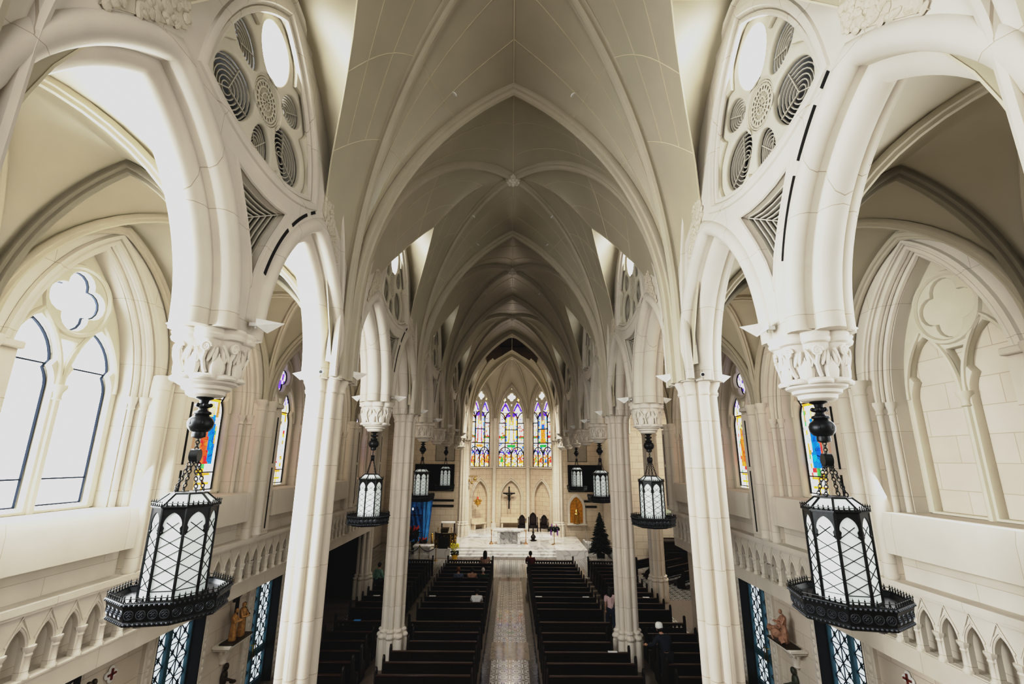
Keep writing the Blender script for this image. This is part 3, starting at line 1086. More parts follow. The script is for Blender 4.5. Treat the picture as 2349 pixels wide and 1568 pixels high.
def window_frame(kind, seed, name):
    fr = lambda x: frame((x, 0, 0), (0, 1, 0), (0, 0, 1))
    mb = MB()
    out = lancet(WH, WZ0, 8.2, WAP, 14)
    add_plate(mb, [out, light(-LC), light(LC), QF, LT], .20, fr(-.50), .045, 2)
    P3 = lambda pts, x: [(x, s, z) for s, z in pts]
    mb.path(P3(circ((0, 9.86), .66, 30), -.40), .055, 6, True)
    # mullion shaft with capital
    mb.tube((-.40, 0, WZ0), (-.40, 0, 8.0), .06, seg=8)
    mb.lathe([(.06, 7.98), (.09, 8.0), (.07, 8.04), (.08, 8.12), (.13, 8.2), (.13, 8.26)], (-.40, 0, 0), 12)
    for c in (-LC, LC):
        a = arch(.58, 8.25, 9.55, 10, c)
        mb.path(P3(a, -.40), .045, 6)
    f = mb.build(name, M['tracery'], kind='structure')
    if kind == 'blind':
        mb = MB()
        add_plate(mb, [out], .06, fr(-.60))
        mb.build('stone_infill', M['ashlar_y'], f)
        mb = MB(); add_plate(mb, [circ((0, 9.86), .68, 28)], .04, fr(-.50)); mb.build('blind_disc', M['tracery'], f)
        return f
    mb = MB()
    for c in (-LC, LC):
        mb.path(P3(scaled(light(c), .96, (c, 7.8)), -.555), .026, 4, True)
        for z in (6.62, 8.62):
            mb.tube((-.555, c - .5, z), (-.555, c + .5, z), .02, seg=4)
    mb.path(P3(QF, -.56), .028, 4, True)
    mb.path(P3(offset_poly(out, -.03), -.61), .03, 4, True)
    mb.build('metal_frame', M['iron_blue'] if kind == 'clear' else M['iron'], f)
    if kind == 'clear':
        mb = MB(); add_plate(mb, [out], .01, fr(-.63)); mb.build('pane', M['day'], f)
    else:
        mb, bb = pane_mesh('pane', [out], -.62, 'aisle', seed, 44, 80)
        bm = mb.bm
        kill = [v for v in bm.verts if v.co.z > 8.2 and abs(v.co.y) > arch_x(WH, 8.2, WAP, min(WAP - .01, v.co.z)) + .06]
        bmesh.ops.delete(bm, geom=kill, context='VERTS')
        p = mb.build('pane', M['stained'], f, smooth=None)
        def fn(c):
            if c.z > 9.45: return (1, .96, .9) if random.Random(int(c.y * 9) + int(c.z * 9) * 50).random() < .6 else (.2, .1, .7)
            cc = -LC if c.y < 0 else LC
            return paint((c.y - cc) / .55, (c.z - WZ0) / 3.4, 1, 1, 'aisle', seed * 2 + (1 if c.y > 0 else 0))
        colour_pane(p, fn)
    return f

def aisle_upper():
    """upper outer wall of one bay with splayed jambs, sill and shafts"""
    fr = lambda x: frame((x, 0, 0), (0, 1, 0), (0, 0, 1))
    P3 = lambda pts, x: [(x, s, z) for s, z in pts]
    mb = MB()
    rect = [(-2.05, 4.7), (2.05, 4.7), (2.05, 12.3), (-2.05, 12.3)]
    add_plate(mb, [rect, lancet(1.56, 5.9, 8.2, 11.15, 14)], .12, fr(-.06))
    add_plate(mb, [rect, lancet(1.42, 5.9, 8.2, 11.02, 14)], .16, fr(-.20))
    add_plate(mb, [rect, lancet(1.28, 5.9, 8.2, 10.9, 14)], .48, fr(-.52))
    w = mb.build('wall_left', M['stone'], kind='structure')
    mb = MB()
    for h, x, r, ap in ((1.50, -.10, .08, 11.1), (1.37, -.26, .07, 10.97), (1.43, -.17, .045, 11.04)):
        pp = [(-h, 8.2)] + arch(h, 8.22, ap, 16) + [(h, 8.2)]
        mb.path(P3(pp, x), r, 8)
    pp = [(-1.66, 8.2)] + arch(1.66, 8.22, 11.22, 16) + [(1.66, 8.2)]
    mb.path(P3(pp, .0), .05, 6)
    mb.build('arch_moulding', M['stone'], w)
    mb = MB()
    for sg in (-1, 1):
        for h, x, r in ((1.49, -.08, .075), (1.36, -.25, .065), (1.62, .03, .04)):
            mb.lathe([(r, 6.0), (r, 7.95), (r * 1.35, 7.97), (r * 1.1, 8.0), (r * 1.1, 8.05), (r * 1.7, 8.16), (r * 1.7, 8.22)], (x, sg * h, 0), 12)
    mb.build('jamb_shaft', M['stone'], w)
    mb = MB()
    mb.prism([(0, -1.38, 5.3), (.34, -1.38, 5.3), (.34, -1.38, 5.86), (.30, -1.38, 6.05), (-.6, -1.38, 6.05), (-.6, -1.38, 5.3)], (0, 2.76, 0))
    mb.build('sill_block', M['stone'], w)
    return w

def blind_arcade():
    """gallery front of little arches with a projecting coping (local x: 0 = wall, + = room)"""
    mb = MB()
    mb.box((.02, 0, 4.745), (.56, 4.1, .11), .0)
    mb.box((.03, 0, 4.67), (.50, 4.1, .05))
    mb.box((-.02, 0, 3.50), (.52, 4.1, .34))
    mb.box((.03, 0, 3.685), (.46, 4.1, .03))
    mb.box((-.17, 0, 4.15), (.10, 4.1, 1.05))
    w = mb.build('gallery_front', M['stone'])
    fr = frame((.16, 0, 0), (0, 1, 0), (0, 0, 1))
    n = 9; sp = 4.1 / 9
    holes = [lancet(.155, 3.71, 4.12, 4.44, 6, -2.05 + sp * (i + .5)) for i in range(n)]
    mb = MB()
    add_plate(mb, [[(-2.05, 3.70), (2.05, 3.70), (2.05, 4.66), (-2.05, 4.66)]] + holes, .12, fr, .012)
    mb.build('arcade_screen', M['stone'], w)
    mb = MB()
    for i in range(n):
        c = -2.05 + sp * (i + .5)
        mb.path([(.23, c - .19, 4.26), (.23, c, 4.62), (.23, c + .19, 4.26)], .016, 4)
        mb.path([(.22, c + y, z) for y, z in arch(.185, 4.12, 4.50, 6)], .018, 5)
    for i in range(n + 1):
        c = -2.05 + sp * i
        mb.lathe([(.085, 3.70), (.085, 3.74), (.06, 3.77), (.055, 4.0), (.07, 4.03), (.06, 4.06), (.095, 4.13), (.095, 4.16)], (.20, c, 0), 8)
    mb.build('colonnette', M['stone'], w)
    return w

def respond(side, slab=True):
    """bundle of wall shafts under the aisle vault (stands on the gallery coping)"""
    mb = MB()
    mb.box((.06, 0, 6.75), (.16, 1.14, 3.9))
    if slab: mb.box((.15, .37 * side, 6.63), (.30, .44, 3.66), .015)
    r = mb.build('wall_pier', M['column'])
    mb = MB()
    capp = lambda q: [(q, 4.8), (q * 1.15, 4.86), (q, 4.92), (q, 8.38), (q * 1.12, 8.40), (q, 8.44), (q * 1.05, 8.52), (q * 1.3, 8.62), (q * 1.3, 8.70)]
    for y, x, q in ((-.44, .15, .135), (-.26, .14, .055), (-.17, .15, .05), (.02, .20, .165)):
        mb.lathe(capp(q), (x, y * side, 0), 14)
    mb.box((.12, 0, 8.64), (.26, 1.16, .12), .02)
    if slab: mb.box((.16, .37 * side, 8.60), (.36, .50, .14), .03)
    mb.build('respond_shaft', M['stone'], r)
    if not slab: return r
    mb = MB()
    mb.box((.285, .36 * side, 5.85), (.05, .06, 1.75)); mb.box((.285, .36 * side, 7.55), (.05, .06, 1.4))
    mb.build('dark_slot', M['slot'], r)
    return r

UP = aisle_upper(); UP.location = (-AX1, MODS[0], 0)
GAL = blind_arcade(); GAL.parent = UP
winL = {0: ('clear', 0), 1: ('clear', 0), 2: ('stained', 11), 3: ('stained', 12), 4: ('stained', 13), 5: ('stained', 14)}
winR = {0: ('blind', 0), 1: ('blind', 0), 2: ('stained', 21), 3: ('stained', 22), 4: ('stained', 23), 5: ('stained', 24)}
wn = 1
cache = {}
for k, Y in enumerate(MODS):
    for sx in (-1, 1):
        if k == 5 and sx == 1: continue
        if k == 0 and sx == -1: u = UP
        else:
            u = copy_tree(UP); u.location = (sx * AX1, Y, 0)
            if sx > 0: u.rotation_euler = (0, 0, PI); u.name = 'wall_right'
        kind, sd = (winL if sx < 0 else winR)[k]
        if kind in cache and kind != 'stained': f = copy_tree(cache[kind]); f.name = 'window_%d' % wn
        else:
            f = window_frame(kind, sd, 'window_%d' % wn); cache[kind] = f
        wn += 1
        f.location = (sx * (AX1 + .13), Y, 0)
        if sx > 0: f.rotation_euler = (0, 0, PI)
RESP = {-1: respond(1), 1: respond(-1)}
for sx in (-1, 1):
    for k, Y in enumerate([6.4 + 4.1 * k for k in range(6 if sx < 0 else 5)]):
        o = respond(-sx, False) if k == 0 else (RESP[sx] if k == 1 else copy_tree(RESP[sx]))
        o.name = ('wall_left' if sx < 0 else 'wall_right')
        o['kind'] = 'structure'
        o.location = (sx * AX1, Y, 0)
        if sx > 0: o.rotation_euler = (0, 0, PI)

# ------------------------------------------------------------------ lower aisle walls with doors
DOORS = [12.55, 16.65]
def lower_wall(side):
    """one long wall, face 0.35 in front of the upper wall; holes for the doors (local y = world Y)"""
    fr = frame((-side * 0 + 0, 0, 0), (0, 1, 0), (0, 0, 1))
    mb = MB()
    # lower edge notched for the door openings
    pts = [(2.3, 0)]
    for d in DOORS: pts += [(d - .86, 0), (d - .86, 3.2), (d + .86, 3.2), (d + .86, 0)]
    ye = 20.6 if side < 0 else 22.6
    pts += [(ye, 0), (ye, 3.45), (2.3, 3.45)]
    add_plate(mb, [pts], .5, frame((side * (LWX + .25), 0, 0), (0, 1, 0), (0, 0, 1)))
    return mb.build('wall_left' if side < 0 else 'wall_right', M['ashlar_y'], kind='structure')
LWL = lower_wall(-1); LWR = lower_wall(1)

def make_door(name, side, Y):
    """double leaf metal door with backlit glass behind a star lattice"""
    s = -side
    fx = side * LWX          # wall face
    mb = MB()
    for y in (-1.0, 1.0):
        mb.box((s * .04, y, 1.6), (.12, .27, 3.2), .02)
        mb.box((s * .06, y * .875, 1.6), (.14, .05, 3.2), .01)
    mb.box((s * .04, 0, 3.27), (.12, 2.28, .14), .02)
    for y in (-1.0, 1.0):
        for i in range(18): mb.ball((s * .10, y, .16 + i * .18), .085, (.35, .75, 1), 8, 5)
    o = mb.build(name, M['stone'], kind='structure'); o.location = (fx, Y, 0)
    mb = MB()
    x = -s * .22
    for y in (-.82, 0, .82): mb.box((x, y, 1.6), (.12, .10 if y else .12, 3.2))
    for z in (.10, 1.02, 3.1): mb.box((x, 0, z), (.10, 1.66, .18))
    mb.build('leaf_frame', M['teal'], o)
    mb = MB(); mb.box((-s * .05, -.84, 1.6), (.34, .05, 3.2)); mb.box((-s * .05, .84, 1.6), (.34, .05, 3.2)); mb.box((-s * .05, 0, 3.18), (.34, 1.7, .05))
    mb.build('dark_reveal', M['black'], o)
    mb = MB(); mb.box((x - s * .04, 0, 1.65), (.02, 1.6, 3.1))
    mb.build('pane', M['door_glass'], o)
    mb = MB()
    for y0 in (-.78, .06):
        for z0, z1 in ((.2, .92), (1.12, 3.02)):
            nz = max(2, round((z1 - z0) / .36)); hz = (z1 - z0) / nz; hy = .72 / 2
            for i in range(nz):
                for j in range(2):
                    a = (y0 + j * hy, z0 + i * hz); b = (y0 + (j + 1) * hy, z0 + (i + 1) * hz)
                    mb.tube((x, a[0], a[1]), (x, b[0], b[1]), .012, seg=4); mb.tube((x, a[0], b[1]), (x, b[0], a[1]), .012, seg=4)
                    cy, cz = (a[0] + b[0]) / 2, (a[1] + b[1]) / 2
                    st = []
                    for q in range(16):
                        rr_ = .075 if q % 2 == 0 else .03
                        st.append((x + s * .012, cy + rr_ * math.cos(q * PI / 8), cz + rr_ * math.sin(q * PI / 8)))
                    mb.prism(st, (-s * .02, 0, 0))
                    for (ey, ez) in (a, (a[0], b[1])): mb.ball((x, ey, ez), .03, (.5, 1, 1), 6, 4)
                mb.tube((x, y0, z0 + i * hz), (x, y0 + .72, z0 + i * hz), .010, seg=4)
            mb.tube((x, y0 + hy, z0), (x, y0 + hy, z1), .012, seg=4)
    mb.build('star_lattice', M['iron_teal'], o)
    mb = MB()
    for y in (-.07, .07):
        mb.tube((x + s * .09, y, .95), (x + s * .09, y, 1.35), .015, seg=6)
        mb.tube((x, y, .98), (x + s * .09, y, .98), .012, seg=5); mb.tube((x, y, 1.32), (x + s * .09, y, 1.32), .012, seg=5)
    mb.build('door_handle', M['brass'], o)
    return o
M['door_glass'] = emit_mat('lit_door_glass', (0.82, 0.92, 0.98), 1.1)
M['iron_teal'] = mat('dark_teal_lattice', (0.015, 0.035, 0.05), 0.45, 0.3)
n = 1
for side in (-1, 1):
    for Y in DOORS:
        make_door('door_%d' % n, side, Y); n += 1

# ------------------------------------------------------------------ transept, end walls, back
def wallbox(name, c, d, m):
    return MB().box(c, d).build(name, m, kind='structure', smooth=None)
for k, Y in enumerate((29.0, 33.1)):
    u = copy_tree(UP); u.location = (-11.2, Y, 0); u.name = 'wall_left'
    f = window_frame('stained', 31 + k, 'window_%d' % wn); wn += 1
    f.location = (-11.2, Y, 0)
for Y in (31.05, 35.1):
    o = copy_tree(RESP[-1]); o.name = 'wall_left'; o.location = (-11.2, Y, 0)
wallbox('wall_left', (-11.4, 31.0, 1.8), (.4, 8.4, 3.7), mat('shade_toned_stone', (.05, .042, .036), .7))  # dark colour stands for the shade below the transept gallery
wallbox('wall_left', (-9.6, 26.8, 7.9), (3.4, .3, 8.2), M['ashlar_x'])
wallbox('wall_left', (-9.6, 26.85, 1.9), (3.4, .2, 3.8), mat('shade_toned_slab', (.02, .018, .016), .8))  # near-black slab painted as the shaded opening low in this wall
wallbox('wall_left', (-11.3, 39.3, 6), (.3, 8.2, 12), M['ashlar_y'])
wallbox('wall_right', (10.6, 22.75, 6), (5.2, .3, 12), M['ashlar_x'])
DK = mat('shade_toned_chapel', (.02, .018, .016), .8)  # shade of the side chapel put into a near-black colour
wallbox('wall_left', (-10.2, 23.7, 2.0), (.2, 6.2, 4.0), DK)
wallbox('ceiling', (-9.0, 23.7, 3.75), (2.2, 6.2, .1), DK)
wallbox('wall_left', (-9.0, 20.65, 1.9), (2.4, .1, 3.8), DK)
wallbox('wall_right', (13.2, 29.4, 6), (.3, 13.6, 12), M['ashlar_y'])
fr = frame((0, 36.2, 0), (-1, 0, 0), (0, 0, 1))
mb = MB()
add_plate(mb, [[(-13.3, 0), (-8.05, 0), (-8.05, 12), (-13.3, 12)], [(-12.35, 2.3), (-11.05, 2.3), (-11.05, 3.6), (-12.35, 3.6)], [(-13.2, 1.5), (-12.7, 1.5), (-12.7, 4.9), (-13.2, 4.9)]], .25, fr)
wallr = mb.build('wall_right', M['ashlar_x'], kind='structure', smooth=None)
wallbox('wall_right', (8.2, 39.7, 6), (.3, 6.8, 12), M['ashlar_y'])
mb = MB(); mb.box((11.7, 37.2, 2.9), (2.2, .05, 2.0)); mb.build('lit_room_back', emit_mat('lit_room', (.75, .74, .52), .55), wallr)
mb = MB(); mb.box((11.72, 36.16, 2.95), (.06, .06, 1.3)); mb.box((11.3, 36.3, 2.62), (.10, .06, .10)); mb.box((12.0, 37.1, 2.8), (.34, .05, .9)); mb.build('window_bar', M['white_fix'], wallr)
mb = MB(); mb.box((12.95, 36.35, 3.2), (.5, .05, 3.4)); mb.build('doorway_void', M['void'], wallr)
for sx in (-1, 1):
    nm = 'wall_left' if sx < 0 else 'wall_right'
    # flat screen wall beside the sanctuary
    xw = (4.55, 11.4) if sx < 0 else (4.55, 8.2)
    wallbox(nm, (sx * (xw[0] + xw[1]) / 2, 43.75, 6.2), (xw[1] - xw[0], .4, 12.4), M['ashlar_x'])
for sx in (-1, 1):
    wallbox('ceiling', (sx * 10.9, 29.4, 12.0), (5.9, 13.6, .2), M['plaster'])
wallbox('wall_back', (0, -6.2, 8.6), (18, .3, 17.6), M['ashlar_x'])
wallbox('wall_left', (-8.35, -1.95, 8.6), (.3, 8.5, 17.6), M['ashlar_y'])
wallbox('wall_right', (8.35, -1.95, 8.6), (.3, 8.5, 17.6), M['ashlar_y'])
wallbox('ceiling', (0, -1.95, 17.3), (17, 8.5, .2), M['plaster'])

# ------------------------------------------------------------------ apse
AY = 43.3
PL = [(-4.15, AY), (-4.15, 45.45), (-1.72, 47.88), (1.72, 47.88), (4.15, 45.45), (4.15, AY)]
BO = (0, AY + .75, ZR - .1)
def apse_web():
    mb = MB(); ribs = MB(); jl = MB()
    n = 14; zs = 11.0
    def rib(P):
        return [(P[0] + (BO[0] - P[0]) * (1 - math.cos(PI / 2 * i / n)), P[1] + (BO[1] - P[1]) * (1 - math.cos(PI / 2 * i / n)), zs + (BO[2] - zs) * math.sin(PI / 2 * i / n)) for i in range(n + 1)]
    for a, b in zip(PL[:-1], PL[1:]):
        L = math.hypot(b[0] - a[0], b[1] - a[1]); mid = ((a[0] + b[0]) / 2, (a[1] + b[1]) / 2)
        ap = 14.75 if L > 3 else 13.6
        wa = arch(L / 2 - .1, zs, ap, n)
        hl = wa[:n + 1]
        inn = ((BO[0] - mid[0]), (BO[1] - mid[1])); il = math.hypot(*inn)
        for P, sg in ((a, -1), (b, 1)):
            rp = rib(P); rows = []
            for i in range(n + 1):
                t = abs(hl[i][0]) / (L / 2)
                e = b if sg > 0 else a
                sp = .5 * (math.sin(PI / 2 * i / n)) ** 2
                q = (mid[0] + (e[0] - mid[0]) * t + inn[0] / il * sp, mid[1] + (e[1] - mid[1]) * t + inn[1] / il * sp, hl[i][1])
                w0 = (mid[0] + (e[0] - mid[0]) * t - inn[0] / il * .1, mid[1] + (e[1] - mid[1]) * t - inn[1] / il * .1, hl[i][1])
                rows.append([w0, q] + [lerp(q, rp[i], k / 6) for k in range(1, 7)])
            mb.grid(rows)
            jl.path([rows[8][k] for k in range(1, 8)], .014, 4)
        top = (mid[0] + inn[0] / il * .5, mid[1] + inn[1] / il * .5, ap)
        jl.path([top, (BO[0], BO[1], BO[2])], .016, 4)
    for P in PL[1:-1]:
        rp = rib(P)
        ribs.sweep(rp, ribp(1.1), (-(BO[1] - P[1]), BO[0] - P[0], 0))
    c = mb.build('ceiling', M['plaster'], kind='structure', smooth=25)
    ribs.build('apse_rib', M['rib'], c); jl.build('joint_line', M['joint'], c, smooth=None)
    b = MB(); b.lathe([(.02, -.25), (.16, -.22), (.22, -.1), (.18, .06)], BO, 12); b.build('boss', M['carved'], c)
    return c
apse_web()

def APL(P, Q):
    """frame on an apse wall: u along, v up, origin mid-way at floor level; w points out of the room"""
    u = V((Q[0] - P[0], Q[1] - P[1], 0)); mid = ((P[0] + Q[0]) / 2, (P[1] + Q[1]) / 2, 0)
    return frame(mid, u, (0, 0, 1)), u.length
AW0, AWS, AWA = 6.35, 11.2, 14.45
AWH = 1.26
def apse_side(P, Q, idx):
    global wn
    fr, L = APL(P, Q)
    w_in = -1      # w = u x v ; flip when it points away from the room
    ctr = V((0, AY + 1.5, 6)); wv = V((fr[0][2], fr[1][2], 0)); om = V((fr[0][3], fr[1][3], 6))
    s = 1 if (ctr - om).dot(wv) > 0 else -1
    mb = MB()
    H = L / 2
    loops = [[(-H, .5), (H, .5), (H, 15.2), (-H, 15.2)], lancet(AWH, AW0, AWS, AWA, 14), lancet(1.02, .8, 3.4, 5.1, 12)]
    add_plate(mb, loops, .36, fr @ MX.Translation((0, 0, -s * .18)), .04, 2)
    wall = mb.build('wall_front', M['ashlar_s'], kind='structure', smooth=30)
    mb = MB()
    add_plate(mb, [lancet(1.04, .6, 3.4, 5.15, 12)], .05, fr @ MX.Translation((0, 0, -s * .30)))
    mb.build('niche_back', M['ashlar_s'], wall)
    mb = MB(); mb.M = fr
    T = lambda pts, d: [(x, z, s * d) for x, z in pts]
    pp = lancet(1.02, .8, 3.4, 5.1, 12)
    mb.path(T(pp, .0), .05, 6); mb.path(T([(-1.17, .8)] + arch(1.17, 3.4, 5.32, 12) + [(1.17, .8)], .02), .045, 6)
    mb.box((0, AW0 - .07, s * .06), (L, .12, .16), .02)
    mb.path(T([(-AWH - .06, AW0)] + arch(AWH + .06, AWS, AWA + .08, 14) + [(AWH + .06, AW0)], .02), .07, 8)
    mb.path(T([(-AWH - .24, AW0)] + arch(AWH + .24, AWS, AWA + .34, 14) + [(AWH + .24, AW0)], .03), .06, 8)
    mb.build('apse_moulding', M['stone'], wall)
    # --- window: stone head tracery, iron armature, coloured panes
    mb = MB()
    z0 = AWS - .55
    head = [(-AWH, z0)] + arch(AWH, AWS, AWA, 14) + [(AWH, z0)]
    l1 = lambda c: [(c - .46, z0 - .01)] + arch(.46, AWS + .15, AWS + 1.55, 10, c) + [(c + .46, z0 - .01)]
    outer = [(-AWH - .02, z0), (-AWH - .02, AWS)] + arch(AWH + .02, AWS, AWA + .02, 14) + [(AWH + .02, AWS), (AWH + .02, z0), (1.12, z0)] + arch(.50, AWS + .1, AWS + 1.6, 10, .62)[::-1] + [(.10, z0 + .3), (0, z0 + .05), (-.10, z0 + .3)] + arch(.50, AWS + .1, AWS + 1.6, 10, -.62)[::-1] + [(-1.12, z0)]
    holes = [foil((0, 13.22), .20, .22, 4, 8, 0), [(-.05, 14.02), (.05, 14.02), (0, 14.16)],
             [(-.82, 12.95), (-.62, 13.15), (-.55, 12.85), (-.72, 12.72)][::-1], [(.82, 12.95), (.62, 13.15), (.55, 12.85), (.72, 12.72)], [(-.08, 12.5), (.08, 12.5), (0, 12.25)]]
    add_plate(mb, [outer] + holes, .16, fr @ MX.Translation((0, 0, -s * .14)), .03)
    mbm = mb
    sav = mbm.M; mbm.M = fr
    mbm.path(T(circ((0, 13.22), .50, 26), -.04), .05, 6, True)
    mbm.M = sav
    f = mb.build('window_%d' % wn, M['tracery'], kind='structure'); wn += 1
    mb = MB(); mb.M = fr
    d = -.20
    tb = lambda pts, r=.05: mb.path(T(pts, d), r, 5)
    def bar(a, b, r=.05): mb.tube((a[0], a[1], s * d), (b[0], b[1], s * d), r, seg=5)
    bar((-AWH, AW0), (AWH, AW0)); bar((-AWH, AW0), (-AWH, AWS)); bar((AWH, AW0), (AWH, AWS))
    bar((-.62, AW0 + 1.55), (-.62, 11.0)); bar((.62, AW0 + 1.55), (.62, 11.0))
    bar((-AWH, 8.62), (AWH, 8.62)); bar((-.62, 9.95), (.62, 9.95)); bar((-AWH, 10.6), (-.62, 10.6)); bar((.62, 10.6), (AWH, 10.6))
    tb(arch(.62, 10.9, 11.75, 8)); tb([(-.62, 10.9)] + arch(.62, 10.9, 11.75, 8, -1.24)[8:]); tb(arch(.62, 10.9, 11.75, 8, 1.24)[:9])
    for c in (-.62, .62):
        tb(arch(.62, AW0 + 1.15, 8.25, 8, c), .045); bar((c - .0, AW0), (c, AW0 + 1.2)); 
        for cc in (c - .31, c + .31): tb([(cc - .31, AW0)] + arch(.31, AW0 + 1.0, AW0 + 1.6, 6, cc) + [(cc + .31, AW0)], .038)
    bar((0, AW0), (0, AW0 + 1.2))
    for c in (-.62, .62): bar((c - .5, 11.6), (c + .5, 11.6), .02)
    mb.build('iron_armature', M['iron'], f)
    # pane
    mb = MB(); nu, nv = 44, 130
    rows = []
    for j in range(nv + 1):
        z = AW0 + (AWA - AW0) * j / nv
        h = arch_x(AWH, AWS, AWA, min(z, AWA - .001))
        rows.append([tuple(fr @ V((-h + 2 * h * i / nu, z, -s * .24))) for i in range(nu + 1)])
    mb.grid(rows)
    p = mb.build('pane', M['stained_apse'], f, smooth=None)
    inv = fr.inverted()
    Wt = (1, .97, .93); viol = (.16, .06, .75); gold = (.95, .52, .08); red = (.85, .07, .04); blue = (.03, .20, .75); green = (.05, .40, .10); sky = (.55, .82, .95); orange = (.95, .32, .05)
    robes = [(Wt, red), (Wt, gold), (blue, orange)][idx]
    def fn(c):
        q = inv @ c; x, z = q.x, q.y
        r = random.Random(int((x + 3) * 9) * 71 + int(z * 9) * 13 + idx)
        if z > 12.7: return gold if (x * x + (z - 13.22) ** 2) > .12 and r.random() < .35 else Wt
        if z > 11.0 and not (abs(x) < .55 and z < 11.6):
            cc = .62 if x > 0 else -.62; a = abs(x - cc)
            if z > 11.75: return viol if (abs(a + (z - 12.2) * .5 - .18) < .09) else (gold if r.random() < .12 else Wt)
            if abs(z - 11.2) < .10 and a < .1: return red
            return (gold if r.random() < .5 else (.8, .7, .95)) if r.random() < .2 else Wt
        if z < AW0 + 1.6:
            cc = round((x + .93) / .62) * .62 - .93; a = x - cc; h = z - AW0
            k = int((x + 1.3) / .62)
            rc = [green, Wt, sky, red][k % 4] if idx == 1 else ([red, Wt, orange, red][k % 4] if idx == 0 else [green, red, blue, red][k % 4])
            if abs(a) < .11 + .06 * math.sin(h * 5) and .45 < h < 1.02: return rc if r.random() < .8 else gold
            if abs(a) < .06 and 1.02 <= h < 1.15: return (.95, .65, .5)
            if h > 1.2: return viol if r.random() < .25 else blue if r.random() < .15 else Wt
            if h < .40: return gold if r.random() < .5 else Wt
            return (red, gold, (.5, .25, .1), orange, Wt, Wt)[r.randrange(6)]
        if z < 8.62:
            if abs(x) < .42 and 8.2 < z < 8.48: return orange if idx == 0 else green
            return (gold, blue, red)[r.randrange(3)] if r.random() < .22 else Wt
        if abs(x) < .58:
            if z > 11.2: return viol if abs(x) + (z - 11.2) > .2 and r.random() < .8 else gold
            if x * x / .012 + (z - 10.62) ** 2 / .02 < 1: return (.95, .70, .5)
            if x * x / .05 + (z - 10.64) ** 2 / .06 < 1: return gold
            w = .24 + (10.5 - z) * .05
            if abs(x) < w * .62: return robes[0] if not (idx == 2 and z < 9.9) else orange
            if abs(x) < w: return robes[1] if r.random() < .85 else viol
            if z < 8.8: return green if r.random() < .5 else gold
            if abs(x) > .48: return gold if r.random() < .5 else blue
            return sky if idx == 2 or r.random() < .25 else Wt
        if z > 10.7: return viol if abs(abs(x) - .92) < .12 and z > 10.95 else Wt
        if abs(z - 9.2) < .12: return red if r.random() < .6 else green
        return (gold, sky, (.5, .6, .95), red, (.95, .8, .5))[r.randrange(5)] if r.random() < .40 else Wt
    colour_pane(p, fn)
    return wall
for k in range(3): apse_side(PL[1 + k], PL[2 + k], k)
for P, Q in ((PL[0], PL[1]), (PL[4], PL[5])):
    fr, L = APL(P, Q)
    mb = MB(); add_plate(mb, [[(-L / 2 - .1, .5), (L / 2, .5), (L / 2, 14.5), (-L / 2 - .1, 14.5)]], .3, fr)
    mb.build('wall_front', M['ashlar_y'], kind='structure', smooth=None)
# shafts at the apse corners
mb = MB()
for P in PL[1:-1]:
    d = V((BO[0] - P[0], BO[1] - P[1], 0)).normalized() * .14
    q = (P[0] + d.x, P[1] + d.y, 0)
    mb.lathe([(.30, .8), (.30, 1.1), (.22, 1.2), (.20, 1.3), (.20, 6.3), (.24, 6.33), (.2, 6.4), (.14, 6.45), (.14, 10.7), (.2, 10.8), (.24, 11.0), (.24, 11.05)], q, 14)
mb.build('wall_front', M['stone'], kind='structure')
# ------------------------------------------------------------------ floor
def slab(name, x0, x1, y0, y1, z, m, t=.02, parent=None):
    mb = MB(); mb.box(((x0 + x1) / 2, (y0 + y1) / 2, z - t / 2), (x1 - x0, y1 - y0, t))
    return mb.build(name, m, parent, smooth=None)
fl = slab('floor', -14, 14, -6.2, 49, 0, M['floor_plain'], .2); fl['kind'] = 'structure'
slab('aisle_tile_strip', -.66, .66, 8, 19.2, .012, M['tile_aisle'], parent=fl)
slab('aisle_tile_strip', -.66, .66, 20.9, 30.6, .012, M['tile_aisle'], parent=fl)
M['mosaic'] = marble('marble_mosaic', (.30, .25, .20), (.10, .10, .11), 2.2, .08)
slab('mosaic_panel', -.72, .72, 19.2, 20.9, .014, M['mosaic'], parent=fl)
slab('mosaic_panel', -.62, .62, 30.6, 31.4, .014, marble('rose_marble', (.30, .22, .18), (.2, .15, .12), 1.5, .1), parent=fl)
for sx in (-1, 1): slab('marble_border', sx * .82 - .17, sx * .82 + .17, 8, 31.5, .010, M['marble_dark'], parent=fl)
slab('cross_tile_strip', -7.4, 7.4, 31.4, 36.8, .008, M['tile_floor2'] if 'tile_floor2' in M else M['tile_aisle'], parent=fl)
slab('side_tile_strip', -7.55, -6.85, 8, 31.4, .009, M['tile_aisle'], parent=fl)
slab('side_tile_strip', 6.85, 7.55, 8, 31.4, .009, M['tile_aisle'], parent=fl)
slab('side_tile_strip', -11, -7.55, 26.9, 40, .009, M['tile_floor'], parent=fl)
slab('side_tile_strip', 7.55, 13, 26.9, 36, .009, M['tile_floor'], parent=fl)
slab('side_tile_strip', -11, -6.0, 36.8, 43.4, .007, M['tile_aisle'], parent=fl)
slab('side_tile_strip', 5.8, 7.4, 36.8, 43.4, .007, M['tile_aisle'], parent=fl)

